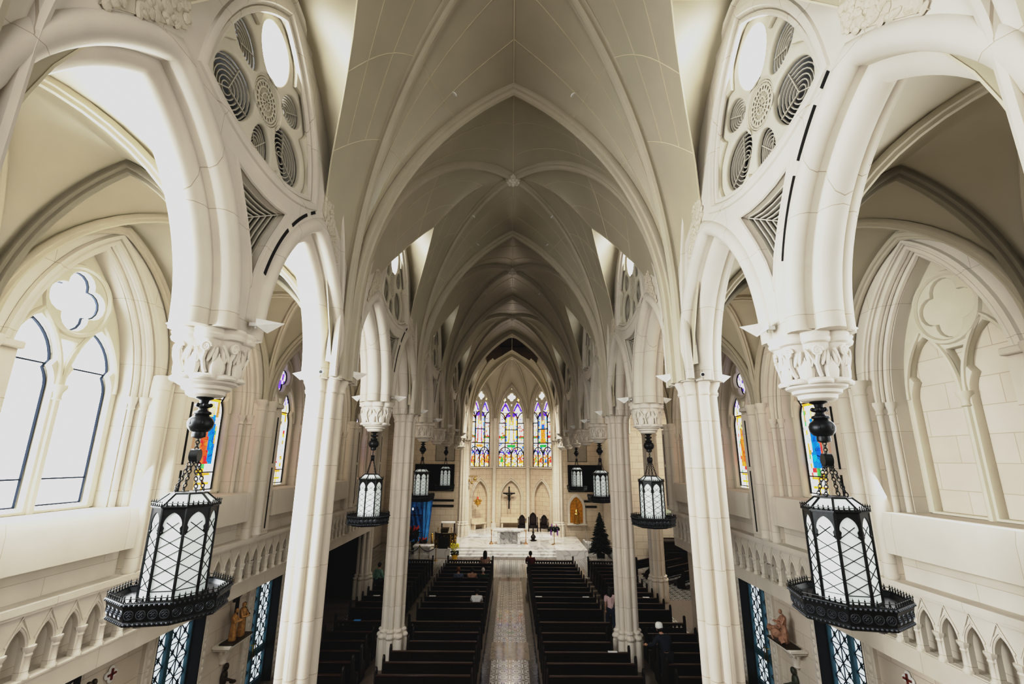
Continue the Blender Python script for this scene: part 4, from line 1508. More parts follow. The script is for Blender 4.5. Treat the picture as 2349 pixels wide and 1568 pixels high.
# sanctuary platform (structure)
mb = MB()
for i in range(4):
    mb.box((-.5, 40.6 + .36 * i / 2 + .3, .075 + .15 * i), (7.9, 7.6 - .36 * i, .15))
pf = mb.build('floor', M['marble_floor'], kind='structure', smooth=None)
mb = MB()
mb.box((4.5, 40.15, .32), (2.3, 6.5, .64)); mb.box((-5.2, 40.15, .32), (1.5, 5.9, .64))
mb.build('side_block', M['marble_floor'], pf, smooth=None)
mb = MB(); mb.box((0, 45.6, .70), (8.2, 4.4, .2)); mb.box((0, 43.2, .64), (8.0, 1.0, .06)); mb.build('upper_step', M['marble_floor'], pf, smooth=None)
mb = MB()
for i in range(5): mb.box((6.75, 41.2 - .3 * i, .55 - .11 * i), (1.5, .3, .10))
mb.box((6.0, 40.6, .35), (.12, 1.8, .7)); mb.box((7.5, 38.5, .2), (.1, 3, .4))
mb.build('side_steps', M['marble'], pf, smooth=None)

# ------------------------------------------------------------------ pews
ENDP = [(-.05, 0), (.46, 0), (.46, .40), (.38, .50), (.20, .62), (.12, .80), (.10, 1.02), (.06, 1.10), (.015, 1.13), (-.03, 1.10), (-.06, 1.02)]
def make_pew(L):
    r = empty('church_pew')
    mb = MB(); mb.box((0, .22, .43), (L - .06, .42, .045), .01); mb.box((0, .40, .36), (L - .06, .03, .10)); mb.build('seat', M['pew'], r)
    mb = MB(); mb.box((0, 0, .66), (L - .06, .035, .50), 0, MX.Rotation(R(6), 4, 'X'))
    for i in range(3): mb.box((-L / 2 + L * (i + 1) / 4, -.03, .64), (.05, .02, .46), 0, MX.Rotation(R(6), 4, 'X'))
    mb.build('backrest', M['pew'], r)
    mb = MB(); mb.box((0, -.045, .925), (L - .06, .11, .045), .012); mb.build('top_rail', M['pew_rail'], r)
    mb = MB(); mb.box((0, -.10, .70), (L - .1, .14, .025)); mb.build('book_shelf', M['pew'], r)
    mb = MB(); mb.box((0, -.33, .17), (L - .2, .18, .05), .01)
    for s in (-1, 1): mb.box((s * (L / 2 - .3), -.30, .08), (.05, .12, .16))
    mb.build('kneeler', M['pew'], r)
    for s in (-1, 1):
        mb = MB(); add_plate(mb, [ENDP], .06, frame((s * (L / 2 - .0), 0, 0), (0, 1, 0), (0, 0, 1)), .008)
        mb.build('end_panel', M['pew'], r)
    return r
PEWS = {}
def pew(L):
    k = round(L, 2)
    if k not in PEWS: PEWS[k] = make_pew(L); return PEWS[k]
    return copy_tree(PEWS[k])
RA = [30.7 - .88 * i for i in range(11)]
RB = [19.1, 18.23, 17.35, 16.48, 15.6]
for side in (-1, 1):
    sn = 'left' if side < 0 else 'right'
    for blk, (xa, xb) in {'nave': (1.10, 3.90), 'aisle': (4.85, 6.75)}.items():
        for sec, rows in (('front', RA), ('rear', RB)):
            for i, Y in enumerate(rows):
                a, b = xa, xb
                if blk == 'nave' and abs(Y - 18.7) < .95: b = 3.5
                if blk == 'aisle' and abs(Y - 18.7) < .95: a = 4.95
                o = pew(b - a)
                o.location = (side * (a + b) / 2, Y, 0)
                tag(o, '%s dark pew from the altar, %s %s block, %s section' % (ORD[i], sn, blk, sec), 'pew', 'dark wooden pews')
# pierced front screens
def make_screen(L):
    r = empty('pew_front_screen')
    n = int(L / .16); sp = (L - .12) / n
    holes = [foil((-(L - .12) / 2 + sp * (i + .5), .80), .026, .03, 3, 6, PI / 2) for i in range(n)]
    m2 = int(L / .42); s2 = (L - .2) / m2
    h2 = [lancet(s2 * .27, .22, .42, .60, 5, -(L - .2) / 2 + s2 * (i + .5)) for i in range(m2)]
    mb = MB(); add_plate(mb, [[(-L / 2, .04), (L / 2, .04), (L / 2, .90), (-L / 2, .90)]] + holes + h2, .05, frame((0, 0, 0), (1, 0, 0), (0, 0, 1)))
    mb.build('pierced_panel', M['pew'], r)
    mb = MB(); mb.box((0, -.02, .92), (L, .14, .045), .01); mb.build('top_rail', M['pew_rail'], r)
    for s in (-1, 1):
        mb = MB(); mb.box((s * L / 2, 0, .55), (.09, .10, 1.1), .015); mb.ball((s * L / 2, 0, 1.13), .055, (1, 1, 1.2)); mb.build('end_post', M['pew'], r)
    mb = MB(); mb.box((0, -.30, .17), (L - .2, .18, .05)); mb.box((0, -.28, .08), (.05, .12, .16)); mb.build('kneeler', M['pew'], r)
    return r
SCR = {}
for side in (-1, 1):
    sn = 'left' if side < 0 else 'right'
    for blk, (xa, xb) in {'nave': (1.10, 3.90), 'aisle': (4.85, 6.75)}.items():
        for nm, Y in (('front of the foremost pews', 31.75), ('middle of the pews', 20.25)):
            L = round(xb - xa, 2)
            if L in SCR: o = copy_tree(SCR[L])
            else: o = SCR[L] = make_screen(L)
            o.location = (side * (xa + xb) / 2, Y, 0)
            tag(o, 'dark pierced wooden kneeler screen, %s %s block, at the %s' % (sn, blk, nm), 'screen', 'pierced kneeler screens')
# angled pews in the right transept
for i in range(5):
    o = pew(3.2)
    o.location = (8.6 + i * .62 + .6, 33.0 - i * 1.02, 0); o.rotation_euler = (0, 0, R(38))
    tag(o, '%s dark pew from the altar among the slanted side pews at far right' % ORD[i], 'pew', 'slanted side pews')
    for ch in o.children:
        if ch.name.startswith('top_rail'): 
            ch.data = ch.data.copy(); ch.data.materials[0] = M['lit_rail'] if 'lit_rail' in M else M['pew_rail']
# choir stalls / organ console
mb = MB(); r = empty('organ_console', (11.3, 35.2, 0))
mb.box((0, 0, .75), (3.0, .9, 1.5), .03); mb.box((0, -.3, 1.6), (3.1, .5, .12), .02); mb.build('case', M['dark_wood'], r)
mb = MB(); mb.box((0, -.62, .95), (1.6, .35, .08), .01); mb.box((0, -.60, 1.12), (1.6, .2, .05)); mb.build('keyboard', M['black'], r)
mb = MB(); mb.box((0, .2, 1.72), (3.0, .3, .10), .01); mb.build('top_board', M['pew_rail'], r)
tag(r, 'black wooden organ console against the pale wall at far right', 'organ')

# cards lying on the pew ledges
cards = [(-3.55, 23.62, 'left end of a left nave pew'), (-1.42, 23.64, 'beside the person in white shirt'), (1.30, 23.63, 'aisle end of a right nave pew'), (3.45, 23.6, 'outer end of a right nave pew'),
         (-6.1, 23.63, 'on a left aisle pew behind the column'), (6.2, 23.6, 'on a right aisle pew'), (3.35, 17.28, 'outer end of a rear right nave pew')]
pc = None
for x, y, tx in cards:
    yy = min(RA + RB, key=lambda q: abs(q - y))
    if pc is None: o = pc = MB().box((0, 0, .012), (.30, .10, .022), .003).build('white_booklet', M['paper'])
    else: o = copy_tree(pc)
    o.location = (x, yy - .04, .948)
    tag(o, 'white booklet lying on the pew rail, %s' % tx, 'booklet', 'white booklets')
o = MB().box((0, 0, .015), (.26, .12, .03), .004).build('blue_booklet', M['blue_sheet']); o.location = (-5.9, 20.23, .945)
tag(o, 'blue booklet lying on the left aisle kneeler screen', 'booklet')

# ------------------------------------------------------------------ lanterns
def ngon(r, n=8, ph=PI / 8): return [(r * math.cos(2 * PI * k / n + ph), r * math.sin(2 * PI * k / n + ph)) for k in range(n)]
def links(mb, a, b, n, r=.016, lw=.022):
    a, b = V(a), V(b); d = (b - a); L = d.length / n; dn = d.normalized(); p = dn.orthogonal().normalized(); q = dn.cross(p)
    for i in range(n):
        c = a + d * ((i + .5) / n); s = p if i % 2 else q
        pts = [c + dn * (L * .62 * math.cos(t)) + s * (lw * math.sin(t)) for t in [2 * PI * k / 8 for k in range(8)]]
        mb.path(pts, r * .45, 4, True)
def make_lantern():
    r = empty('hanging_lantern')
    mb = MB()
    mb.lathe([(.10, 7.80), (.11, 7.78), (.06, 7.76), (.05, 7.72), (.085, 7.70), (.09, 7.67), (.05, 7.65), (.06, 7.62), (.105, 7.60), (.11, 7.575), (.08, 7.56), (.10, 7.545), (.14, 7.51), (.158, 7.46), (.15, 7.40), (.115, 7.35), (.08, 7.335), (.085, 7.30), (.08, 7.27), (.03, 7.25)][::-1], (0, 0, 0), 20)
    for k in range(6):
        a = 2 * PI * k / 6; mb.ball((.085 * math.cos(a), .085 * math.sin(a), 7.69), .028); mb.ball((.145 * math.cos(a), .145 * math.sin(a), 7.45), .03, (.5, .5, 1))
    mb.build('finial', M['iron'], r)
    mb = MB(); links(mb, (0, 0, 7.26), (0, 0, 7.10), 4); mb.build('chain', M['iron'], r)
    mb = MB(); mb.tube((-.05, 0, 7.03), (.05, 0, 7.03), .085, seg=16); mb.build('hub', M['iron'], r)
    for k in range(4):
        a = PI / 4 + k * PI / 2
        mb = MB(); links(mb, (.04 * math.cos(a), .04 * math.sin(a), 6.98), (.17 * math.cos(a), .17 * math.sin(a), 6.58), 9); mb.build('chain', M['iron'], r)
    B, Tz, Bz = .345, 6.42, 5.36
    o8 = ngon(B)
    # roof
    mb = MB(); rt = ngon(.20); rb = ngon(.36)
    for k in range(8):
        j = (k + 1) % 8
        mb.tube((*rt[k], 6.56), (*rb[k], 6.42), .014, seg=5); mb.tube((*rt[k], 6.56), (*rt[j], 6.56), .014, seg=5)
        mb.tube((*rb[k], 6.42), (*rb[j], 6.42), .018, seg=5)
    mb.poly([(x, y, 6.565) for x, y in rt])
    mb.build('roof_frame', M['iron'], r)
    mb = MB(); mb.grid([[(x, y, z) for x, y in P + P[:1]] for P, z in ((ngon(.355), 6.425), (ngon(.20), 6.555))]); mb.build('roof_glass', M['lantern_glass'], r, smooth=None)
    # glass body
    mb = MB(); mb.grid([[(x * k, y * k, z) for x, y in o8 + o8[:1]] for k, z in ((.985, Bz), (.985, Tz - .03))]); mb.build('glass_body', M['lantern_glass'], r, smooth=None)
    # cage: posts, rings, pointed arches
    cage = MB(); came = MB()
    for k in range(8):
        j = (k + 1) % 8
        a, b = V((*o8[k], 0)), V((*o8[j], 0)); u = (b - a).normalized(); w = (b - a).length; mid = (a + b) / 2
        cage.tube((*o8[k], Bz - .04), (*o8[k], Tz), .018, seg=6)
        fr = frame(mid, u, (0, 0, 1))
        fr_in = fr
        hw = w / 2
        cage.tube((*o8[k], Tz - .02), (*o8[j], Tz - .02), .02, seg=5); cage.tube((*o8[k], Bz), (*o8[j], Bz), .022, seg=5); cage.tube((*o8[k], Bz - .05), (*o8[j], Bz - .05), .02, seg=5)
        # spandrel plate with pointed opening
        op = [(-hw * .80, Tz - .33)] + arch(hw * .80, Tz - .30, Tz - .07, 6) + [(hw * .80, Tz - .33)]
        out = [(-hw, Tz - .33), (-hw, Tz - .02), (hw, Tz - .02), (hw, Tz - .33)]
        loop = out + [(hw * .80, Tz - .33), (hw * .66, Tz - .25)] + [(x, z) for x, z in arch(hw * .80, Tz - .22, Tz - .07, 6)[::-1]] + [(-hw * .66, Tz - .25), (-hw * .80, Tz - .33)]
        add_plate(cage, [loop], .02, fr)
        for s in (-1, 1): cage.ball(tuple(fr @ V((s * hw * .78, Tz - .30, 0))), .018, (1, 1, 1), 6, 4)
        H = Tz - .35 - Bz; n = 4; hh = (H - .1) / n * 1.0
        z0 = Bz + .11
        came.tube(tuple(fr @ V((-hw, z0, 0))), tuple(fr @ V((hw, z0, 0))), .005, seg=4)
        for i in range(5):
            for s in (-1, 1):
                za, zb = z0 + hh * i, z0 + hh * (i + 1)
                if i == 4: 
                    if za + hh * .9 > Tz - .1: zb = za + hh * .75
                came.tube(tuple(fr @ V((-s * hw, za, .0))), tuple(fr @ V((s * hw * (1 if i < 4 else .5), zb, .0))), .0045, seg=4)
    cage.build('cage', M['iron'], r); came.build('lattice', M['iron'], r)
    # crestings
    def cresting(nm, rad, z, n):
        mb = MB(); P = ngon(rad)
        for k in range(8):
            a, b = V((*P[k], z)), V((*P[(k + 1) % 8], z))
            mb.tube(a, b, .008, seg=4); mb.tube(a + V((0, 0, .045)), b + V((0, 0, .045)), .005, seg=4)
            for i in range(n):
                c = a + (b - a) * ((i + .5) / n); u = (b - a).normalized() * ((b - a).length / n * .42)
                mb.path([c - u + V((0, 0, .04)), c - u * .8 + V((0, 0, .015)), c, c + u * .8 + V((0, 0, .015)), c + u + V((0, 0, .04))], .005, 4)
                e = a + (b - a) * (i / n)
                mb.tube(e, e + V((0, 0, .085)), .005, .002, seg=4); mb.ball(e + V((0, 0, .06)), .010, (1, 1, 1), 5, 3)
        mb.build(nm, M['iron'], r)
    cresting('upper_cresting', .375, 6.41, 5)
    cresting('lower_cresting', .635, 5.42, 8)
    # gallery band
    mb = MB()
    prof = [(.36, 5.36), (.60, 5.36), (.645, 5.42), (.655, 5.41), (.645, 5.385), (.635, 5.37), (.605, 5.22), (.62, 5.20), (.61, 5.175), (.50, 5.155), (.46, 5.13), (.38, 5.13)]
    mb.grid([[(x, y, z) for x, y in ngon(q) + ngon(q)[:1]] for q, z in prof])
    mb.poly([(x, y, 5.13) for x, y in ngon(.38)][::-1]); mb.poly([(x, y, 5.352) for x, y in ngon(.40)])
    mb.build('gallery', M['iron'], r, smooth=25)
    mb = MB()
    for k in range(8):
        for z, q in ((5.40, .652), (5.20, .618)):
            P = ngon(q); a, b = V((*P[k], z)), V((*P[(k + 1) % 8], z))
            for i in range(10): mb.ball(a + (b - a) * ((i + .5) / 10), .015, (1, 1, 1), 6, 4)
        Pt, Pb = ngon(.632), ngon(.606)
        a = (V((*Pt[k], 5.36)) + V((*Pb[k], 5.235))) / 2; b = (V((*Pt[(k + 1) % 8], 5.36)) + V((*Pb[(k + 1) % 8], 5.235))) / 2
        u = (b - a).normalized(); nn = V((a.x + b.x, a.y + b.y, 0)).normalized(); vv = V((0, 0, 1))
        for i in range(4):
            c = a + (b - a) * ((i + .5) / 4) + nn * .006
            mb.path([c + u * (.047 * math.cos(t)) + vv * (.047 * math.sin(t)) for t in [2 * PI * q / 12 for q in range(12)]], .007, 4, True)
            for t in (0, 1, 2, 3): mb.path([c + u * (.018 * math.cos(t * PI / 2) + .015 * math.cos(q)) + vv * (.018 * math.sin(t * PI / 2) + .015 * math.sin(q)) for q in [2 * PI * w / 7 for w in range(7)]], .004, 4, True)
    mb.build('gallery_ornament', M['iron_lit'], r)
    return r
M['iron_lit'] = mat('lit_iron', (.085, .095, .11), .35, .6, var=.3, scale=20)  # paler blue-grey puts the window light on the ornament into its colour
LP = make_lantern(); first = True
LB = {6.4: 'nearest the camera', 14.6: 'second from the camera', 22.8: 'third from the camera', 31.0: 'smallest and farthest'}
for Y, tx in LB.items():
    for sx in (-1, 1):
        o = LP if first else copy_tree(LP); first = False
        o.location = (sx * XC, Y, 0)
        o.rotation_euler = (0, 0, {(-1, 6.4): R(12), (1, 6.4): R(-12), (-1, 14.6): R(18), (1, 14.6): R(10), (-1, 22.8): R(28)}.get((sx, Y), R(10)))
        tag(o, 'black iron lantern with milk glass on the %s of the nave, %s' % ('left' if sx < 0 else 'right', tx), 'lantern', 'hanging iron lanterns')

# ------------------------------------------------------------------ white wedge spotlights on the capitals
def make_spot():
    r = empty('wedge_spotlight')
    mb = MB()
    A = [(.0, -.10, .03), (.0, .10, .03), (.0, .10, .13), (.0, -.10, .13)]
    tip = (.36, 0, .10)
    b = [mb._v(p) for p in A]; c = mb._v((.14, 0, -.06)); t = mb._v(tip)
    mb.bm.faces.new((b[3], b[2], t)); mb.bm.faces.new((b[0], b[3], t, c)); mb.bm.faces.new((b[2], b[1], c, t)); mb.bm.faces.new((b[0], b[1], b[2], b[3])); mb.bm.faces.new((b[1], b[0], c))
    mb.build('housing', M['white_fix'], r, smooth=None)
    mb = MB(); mb.box((-.05, 0, .06), (.12, .05, .05)); mb.tube((-.02, 0, .0), (-.02, 0, .08), .02, seg=6); mb.build('mount', M['white_fix'], r)
    return r
sp = make_spot(); first = True
for Y in (6.4, 10.5, 14.6, 18.7, 22.8, 26.9, 31.0, 35.1):
    for sx in (-1, 1):
        for io in (-1, 1):
            o = sp if first else copy_tree(sp); first = False
            d = -sx * io
            o.location = (sx * XC + d * .52, Y + .10, 8.80)
            o.rotation_euler = (0, 0, (0 if d > 0 else PI) + d * R(12))
            kind = 'column' if Y in (10.5, 18.7) else 'pendant capital'
            n_ = {6.4: 'first', 14.6: 'second', 22.8: 'third', 26.9: 'fourth', 31.0: 'fifth', 35.1: 'sixth', 10.5: 'first', 18.7: 'second'}[Y]
            tag(o, 'white wedge spotlight, %s side of %s %s %s' % ('nave' if io > 0 else 'aisle', n_, 'left' if sx < 0 else 'right', kind), 'spotlight', 'white wedge spotlights')
cam0 = None
for sx in (-1, 1):
    r = empty('security_camera', (sx * (XC - .12), 10.0, 8.70))
    MB().tube((0, -.16, .09), (0, .10, .12), .05, seg=12).build('body', M['white_fix'], r)
    MB().tube((0, 0, 0), (0, 0, .08), .03, seg=8).build('mount', M['white_fix'], r)
    MB().tube((0, -.165, .089), (0, -.155, .09), .035, seg=10).build('lens', M['black'], r)
    tag(r, 'small white security camera on the capital of the nearest %s column' % ('left' if sx < 0 else 'right'), 'camera', 'security cameras')
# little round downlights in the vault webs
dl = None
for k, Y in enumerate((9.6, 15.5, 17.8, 23.7)):
    for sx in (-1, 1):
        z = 15.62
        x = sx * (Tx(z) * .99)
        if dl is None: o = dl = MB().lathe([(.02, -.012), (.06, -.012), (.066, 0), (.066, .012)], seg=14).build('vault_downlight', M['white_fix'])
        else: o = copy_tree(dl)
        o.location = (x, Y, z - .02); o.rotation_euler = (0, -sx * R(35), 0)
        tag(o, 'tiny white round downlight in the vault, %s of the ridge, %s from the camera' % ('left' if sx < 0 else 'right', ORD[k]), 'downlight', 'vault downlights')
# ------------------------------------------------------------------ sanctuary furniture
PZ = .60; UZ = .80
r = empty('altar', (-.15, 39.9, PZ))
MB().box((0, 0, 1.0), (2.4, 1.0, .14), .02).build('altar_top', M['marble'], r)
MB().box((0, 0, .46), (1.75, .62, .94), .03).build('altar_block', M['marble'], r)
m2 = marble('veined_grey_marble', (.52, .52, .52), (.16, .16, .17), .8, .25)
mb = MB(); mb.box((0, -.32, .46), (1.25, .04, .80), .015); mb.build('front_panel', m2, r)
for s in (-1, 1): MB().box((s * .80, -.1, .46), (.22, .74, .92), .03).build('pilaster', M['marble'], r)
tag(r, 'white veined marble altar table in the middle of the sanctuary', 'altar')
def candle(x, y, tx):
    r = empty('candlestick', (x, y, PZ))
    MB().lathe([(.16, 0), (.15, .04), (.06, .10), (.03, .2), (.025, .5), (.045, .53), (.025, .56), (.022, .9), (.07, 1.0), (.08, 1.02), (.05, 1.03)], seg=14).build('stand', M['candle_metal'], r)
    MB().tube((0, 0, 1.02), (0, 0, 1.58), .04, seg=10).build('candle', M['wax'], r)
    MB().lathe([(.045, 1.56), (.045, 1.62), (.015, 1.66)], seg=10).build('cap', M['gold'], r)
    tag(r, tx, 'candlestick', 'altar candlesticks')
M['candle_metal'] = mat('rose_brass', (.55, .33, .16), .35, .7)
candle(-1.52, 39.7, 'tall candlestick with white candle left of the marble altar'); candle(1.20, 39.7, 'tall candlestick with white candle right of the marble altar')
def chair(x, h, tx, w=.70):
    r = empty('presider_chair', (x, 45.0, UZ))
    k = h
    mb = MB()
    out = [(-w / 2 * .82, .45)] + arch(w / 2 * .82, 1.0 * k, 1.45 * k, 8) + [(w / 2 * .82, .45)]
    add_plate(mb, [out], .06, frame((0, .28, 0), (1, 0, 0), (0, 0, 1)), .01); mb.build('backrest', M['dark_wood'], r)
    for s in (-1, 1):
        mb = MB(); mb.tube((s * w / 2, .28, 0), (s * w / 2, .28, 1.02 * k), .035, seg=8); mb.ball((s * w / 2, .28, 1.05 * k), .05)
        mb.path([(s * w / 2, .28, .80), (s * w / 2, .0, .80), (s * w / 2, -.25, .76), (s * w / 2, -.28, .66)], .035, 6); mb.tube((s * w / 2, -.25, 0), (s * w / 2, -.25, .76), .032, seg=8)
        mb.build('arm', M['dark_wood'], r)
    mb = MB(); mb.box((0, 0, .46), (w, .60, .10), .02); mb.box((0, -.26, .36), (w, .04, .14)); mb.build('seat', M['dark_wood'], r)
    mb = MB(); add_plate(mb, [[(-w * .27, .62)] + arch(w * .27, .95 * k, 1.22 * k, 6) + [(w * .27, .62)]], .03, frame((0, .235, 0), (1, 0, 0), (0, 0, 1))); mb.build('back_cushion', mat('dark_leather', (.02, .012, .01), .5), r)
    tag(r, tx, 'chair', 'presider chairs')
chair(1.02, .96, 'dark carved wooden armchair in the sanctuary, left of the taller one'); chair(2.02, 1.10, 'tallest dark carved wooden armchair, middle of the three', .80); chair(3.02, .96, 'dark carved wooden armchair in the sanctuary, right of the taller one')
r = empty('paschal_stand', (1.85, 41.2, PZ))
MB().lathe([(.24, 0), (.24, .06), (.12, .12), (.20, .26), (.21, .34), (.09, .48), (.06, .58), (.11, .66), (.05, .75), (.05, 1.0), (.12, 1.06), (.13, 1.12), (.05, 1.15)], seg=16).build('turned_stand', M['dark_wood'], r)
mb = MB()
for k in range(3): a = 2 * PI * k / 3; mb.ball((.22 * math.cos(a), .22 * math.sin(a), .04), .06)
mb.build('foot', M['dark_wood'], r)
tag(r, 'black turned wooden candle stand before the armchairs', 'stand')
r = empty('advent_wreath', (3.42, 39.5, PZ))
MB().lathe([(.2, 0), (.19, .03), (.03, .07), (.02, .5), (.02, 1.05)], seg=12).build('stand', M['brass'], r)
mb = MB(); rr = random.Random(2)
for k in range(110):
    a = rr.random() * 2 * PI; q = rr.random() * 2 * PI; rad = .27 + .13 * math.cos(q)
    mb.ball((rad * math.cos(a), rad * math.sin(a), 1.14 + .15 * math.sin(q)), .075, (1, .6, .8), 6, 4, MX.Rotation(q, 4, 'X') @ MX.Rotation(a, 4, 'Z'))
mb.build('wreath', mat('dark_wreath', (.015, .02, .018), .8, var=.4), r)
pur = mat('purple_ribbon', (.22, .07, .35), .6)
for k in range(4):
    a = PI / 4 + k * PI / 2
    MB().tube((.25 * math.cos(a), .25 * math.sin(a), 1.2), (.25 * math.cos(a), .25 * math.sin(a), 1.52), .022, seg=8).build('candle', pur if k else mat('pink_candle', (.7, .25, .3), .5), r)
    mb = MB(); mb.box((.36 * math.cos(a), .36 * math.sin(a), .86), (.06, .06, .34), .01); mb.ball((.36 * math.cos(a), .36 * math.sin(a), 1.06), .06); mb.build('ribbon', pur, r)
tag(r, 'dark wreath with purple ribbons and candles on a brass stand', 'wreath')

# ambo
r = empty('ambo', (-4.95, 37.9, .62))
mb = MB()
arc = [(-.80 + .0, .35), (-.72, -.10), (-.45, -.42), (0, -.55), (.45, -.42), (.72, -.10), (.80, .35)]
mb.grid([[(x * k, y * k, z) for x, y in arc] for k, z in ((1, 0), (1.02, .06), (.95, .10), (.95, .92), (1.03, .98), (1.05, 1.04), (.9, 1.05))])
mb.build('ambo_body', M['bronze'], r, smooth=20)
mb = MB()
for (x, y) in arc:
    mb.lathe([(.05, .08), (.035, .12), (.03, .8), (.05, .86), (.06, .92)], (x * 1.0, y * 1.0, 0), 8)
for a, b in zip(arc[:-1], arc[1:]):
    m_ = V(((a[0] + b[0]) / 2, (a[1] + b[1]) / 2, 0)); u = V((b[0] - a[0], b[1] - a[1], 0)).normalized(); L = math.hypot(b[0] - a[0], b[1] - a[1])
    f_ = frame(m_ * 1.0, u, (0, 0, 1))
    mb.path([tuple(f_ @ V((x, z, 0))) for x, z in lancet(L * .34, .18, .55, .80, 6)], .018, 5)
    mb.ball(tuple(f_ @ V((0, .45, 0))), .07, (1, 1, 1.6))
mb.build('gilded_columns', M['brass'], r)
mb = MB(); mb.box((.0, -.15, 1.30), (.62, .40, .05), 0, MX.Rotation(R(28), 4, 'X')); mb.box((0, -.25, 1.2), (.5, .1, .3)); mb.build('reading_desk', M['bronze'], r)
mb = MB(); mb.box((0, -.66, .10), (.62, .06, 1.35)); mb.box((0, -.58, .78), (.64, .2, .04)); mb.build('black_drape', M['black'], r)
for s in (-1, 1):
    mb = MB(); mb.lathe([(.04, 1.03), (.02, 1.06), (.02, 1.3), (.04, 1.33), (.03, 1.40)], (s * .5, -.3, 0), 8); mb.ball((s * .5, -.3, 1.42), .035); mb.build('finial', M['brass'], r)
tag(r, 'dark and gilded carved ambo with black drape at left of the sanctuary', 'lectern')
r = empty('monitor', (-5.2, 41.6, .62))
mb = MB(); mb.box((0, 0, 1.32), (1.15, .25, .14), .02); mb.build('top', M['white_fix'], r)
mb = MB(); mb.box((-.53, 0, .75), (.09, .2, 1.05)); mb.box((.53, 0, .75), (.09, .2, 1.05)); mb.box((0, 0, .15), (1.15, .3, .12)); mb.build('frame', M['dark_wood'], r)
tag(r, 'dark framed credence table with white top behind the ambo', 'table')
def vase(x, y, z, tx):
    r = empty('flower_pot', (x, y, z))
    MB().lathe([(.16, 0), (.22, .28), (.24, .30), (.2, .31), (.05, .29)], seg=14).build('pot', mat('yellow_pot', (.75, .45, .02), .5), r)
    mb = MB(); rr = random.Random(4)
    for _ in range(60): mb.ball((rr.uniform(-.28, .28), rr.uniform(-.2, .2), rr.uniform(.28, .55)), .06, (1, .4, .9), 6, 4, MX.Rotation(rr.random() * 6, 4, 'X'))
    mb.build('leaves', mat('dark_leaves', (.015, .025, .01), .8), r)
    mb = MB()
    for _ in range(70): mb.ball((rr.uniform(-.3, .3), rr.uniform(-.25, .25), rr.uniform(.75, 1.05)), .045, (1, 1, .6), 6, 4)
    for _ in range(20): mb.tube((rr.uniform(-.1, .1), rr.uniform(-.1, .1), .3), (rr.uniform(-.28, .28), rr.uniform(-.2, .2), .9), .008, seg=4)
    mb.build('flowers', mat('yellow_flowers', (.75, .68, .05), .7), r)
    tag(r, tx, 'flowers')
vase(-4.05, 36.75, 0.01, 'yellow flowers in a yellow pot beside the ambo')
r = empty('brass_stand', (-6.25, 40.0, .01))
mb = MB()
MB().lathe([(.11, 0), (.06, .06), (.05, .4), (.08, .5), (.08, 1.0), (.12, 1.1), (.07, 1.15)], (0, 0, 0), 12).build('stem', M['gold'], r)
MB().ball((0, 0, 1.22), .09).build('globe', M['gold'], r)
tag(r, 'slender brass stand beside the ambo at left', 'stand')
# tall brass lampstands and rope stanchions at left
sproto = None
for i, (x, y) in enumerate(((-6.55, 36.4), (-5.35, 36.3), (-7.5, 36.0))):
    if sproto is None:
        o = sproto = empty('rope_stanchion')
        MB().lathe([(.16, 0), (.15, .03), (.03, .06), (.025, .9), (.05, .93), (.05, .97), (.02, 1.02)], seg=12).build('post', M['brass'], o)
    else: o = copy_tree(sproto)
    o.location = (x, y, .01)
    tag(o, 'brass rope stanchion left of the ambo, %s' % ('middle one', 'one closest to the ambo', 'one closest to the blue tarpaulin')[i], 'stanchion', 'brass rope stanchions')
for i, (a, b) in enumerate((((-6.55, 36.4), (-5.35, 36.3)), ((-7.5, 36.0), (-6.55, 36.4)))):
    pts = [(a[0] + (b[0] - a[0]) * t, a[1] + (b[1] - a[1]) * t, .95 - 1.4 * t * (1 - t)) for t in [k / 10 for k in range(11)]]
    tag(MB().path(pts, .025, 6).build('barrier_rope', M['black']), 'black barrier rope hanging %s' % ('next to the ambo', 'next to the blue tarpaulin')[i], 'rope', 'barrier ropes')

# tabernacle in its niche (right) -------------------------------------------------
r = empty('tabernacle_niche', (5.75, 43.53, 0))
fr = frame((0, 0, 0), (1, 0, 0), (0, 0, 1))
mb = MB(); add_plate(mb, [lancet(.78, 1.62, 3.0, 4.15, 10), lancet(.56, 1.72, 2.95, 3.88, 10)], .22, fr, .03); mb.build('niche_frame', M['stone'], r)
mb = MB(); mb.box((0, -.10, 1.60), (1.75, .34, .12), .02); mb.build('niche_sill', M['stone'], r)
gb = mat('gilded_niche', (.42, .19, .03), .4, .5, var=.5, scale=5, emit=(.8, .35, .04), estr=.10)  # gilding with a faint glow put into the material
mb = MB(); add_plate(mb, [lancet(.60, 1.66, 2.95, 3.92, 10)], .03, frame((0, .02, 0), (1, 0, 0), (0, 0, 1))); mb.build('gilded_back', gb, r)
tag(r, 'pointed niche with gilded back in the wall right of the sanctuary', 'niche')
r = empty('tabernacle', (5.75, 43.42, 1.68))
MB().lathe([(.24, 0), (.24, .08), (.19, .12), (.19, .72), (.25, .78), (.22, .84)], seg=8).build('casket', M['gold'], r)
MB().lathe([(.24, .84), (.18, .92), (.08, 1.08), (.03, 1.22)], seg=8).build('spire', M['gold'], r)
mb = MB()
for s in (-1, 1): mb.lathe([(.04, 0), (.03, .7), (.05, .76), (.015, .95)], (s * .26, -.1, 0), 8)
mb.tube((0, 0, 1.2), (0, 0, 1.48), .02, seg=6); mb.tube((-.12, 0, 1.38), (.12, 0, 1.38), .02, seg=6)
mb.build('pinnacles', M['gold'], r)
tag(r, 'golden tower tabernacle standing in the right pointed niche', 'tabernacle')
r = empty('niche_crucifix', (5.75, 43.50, 3.35))
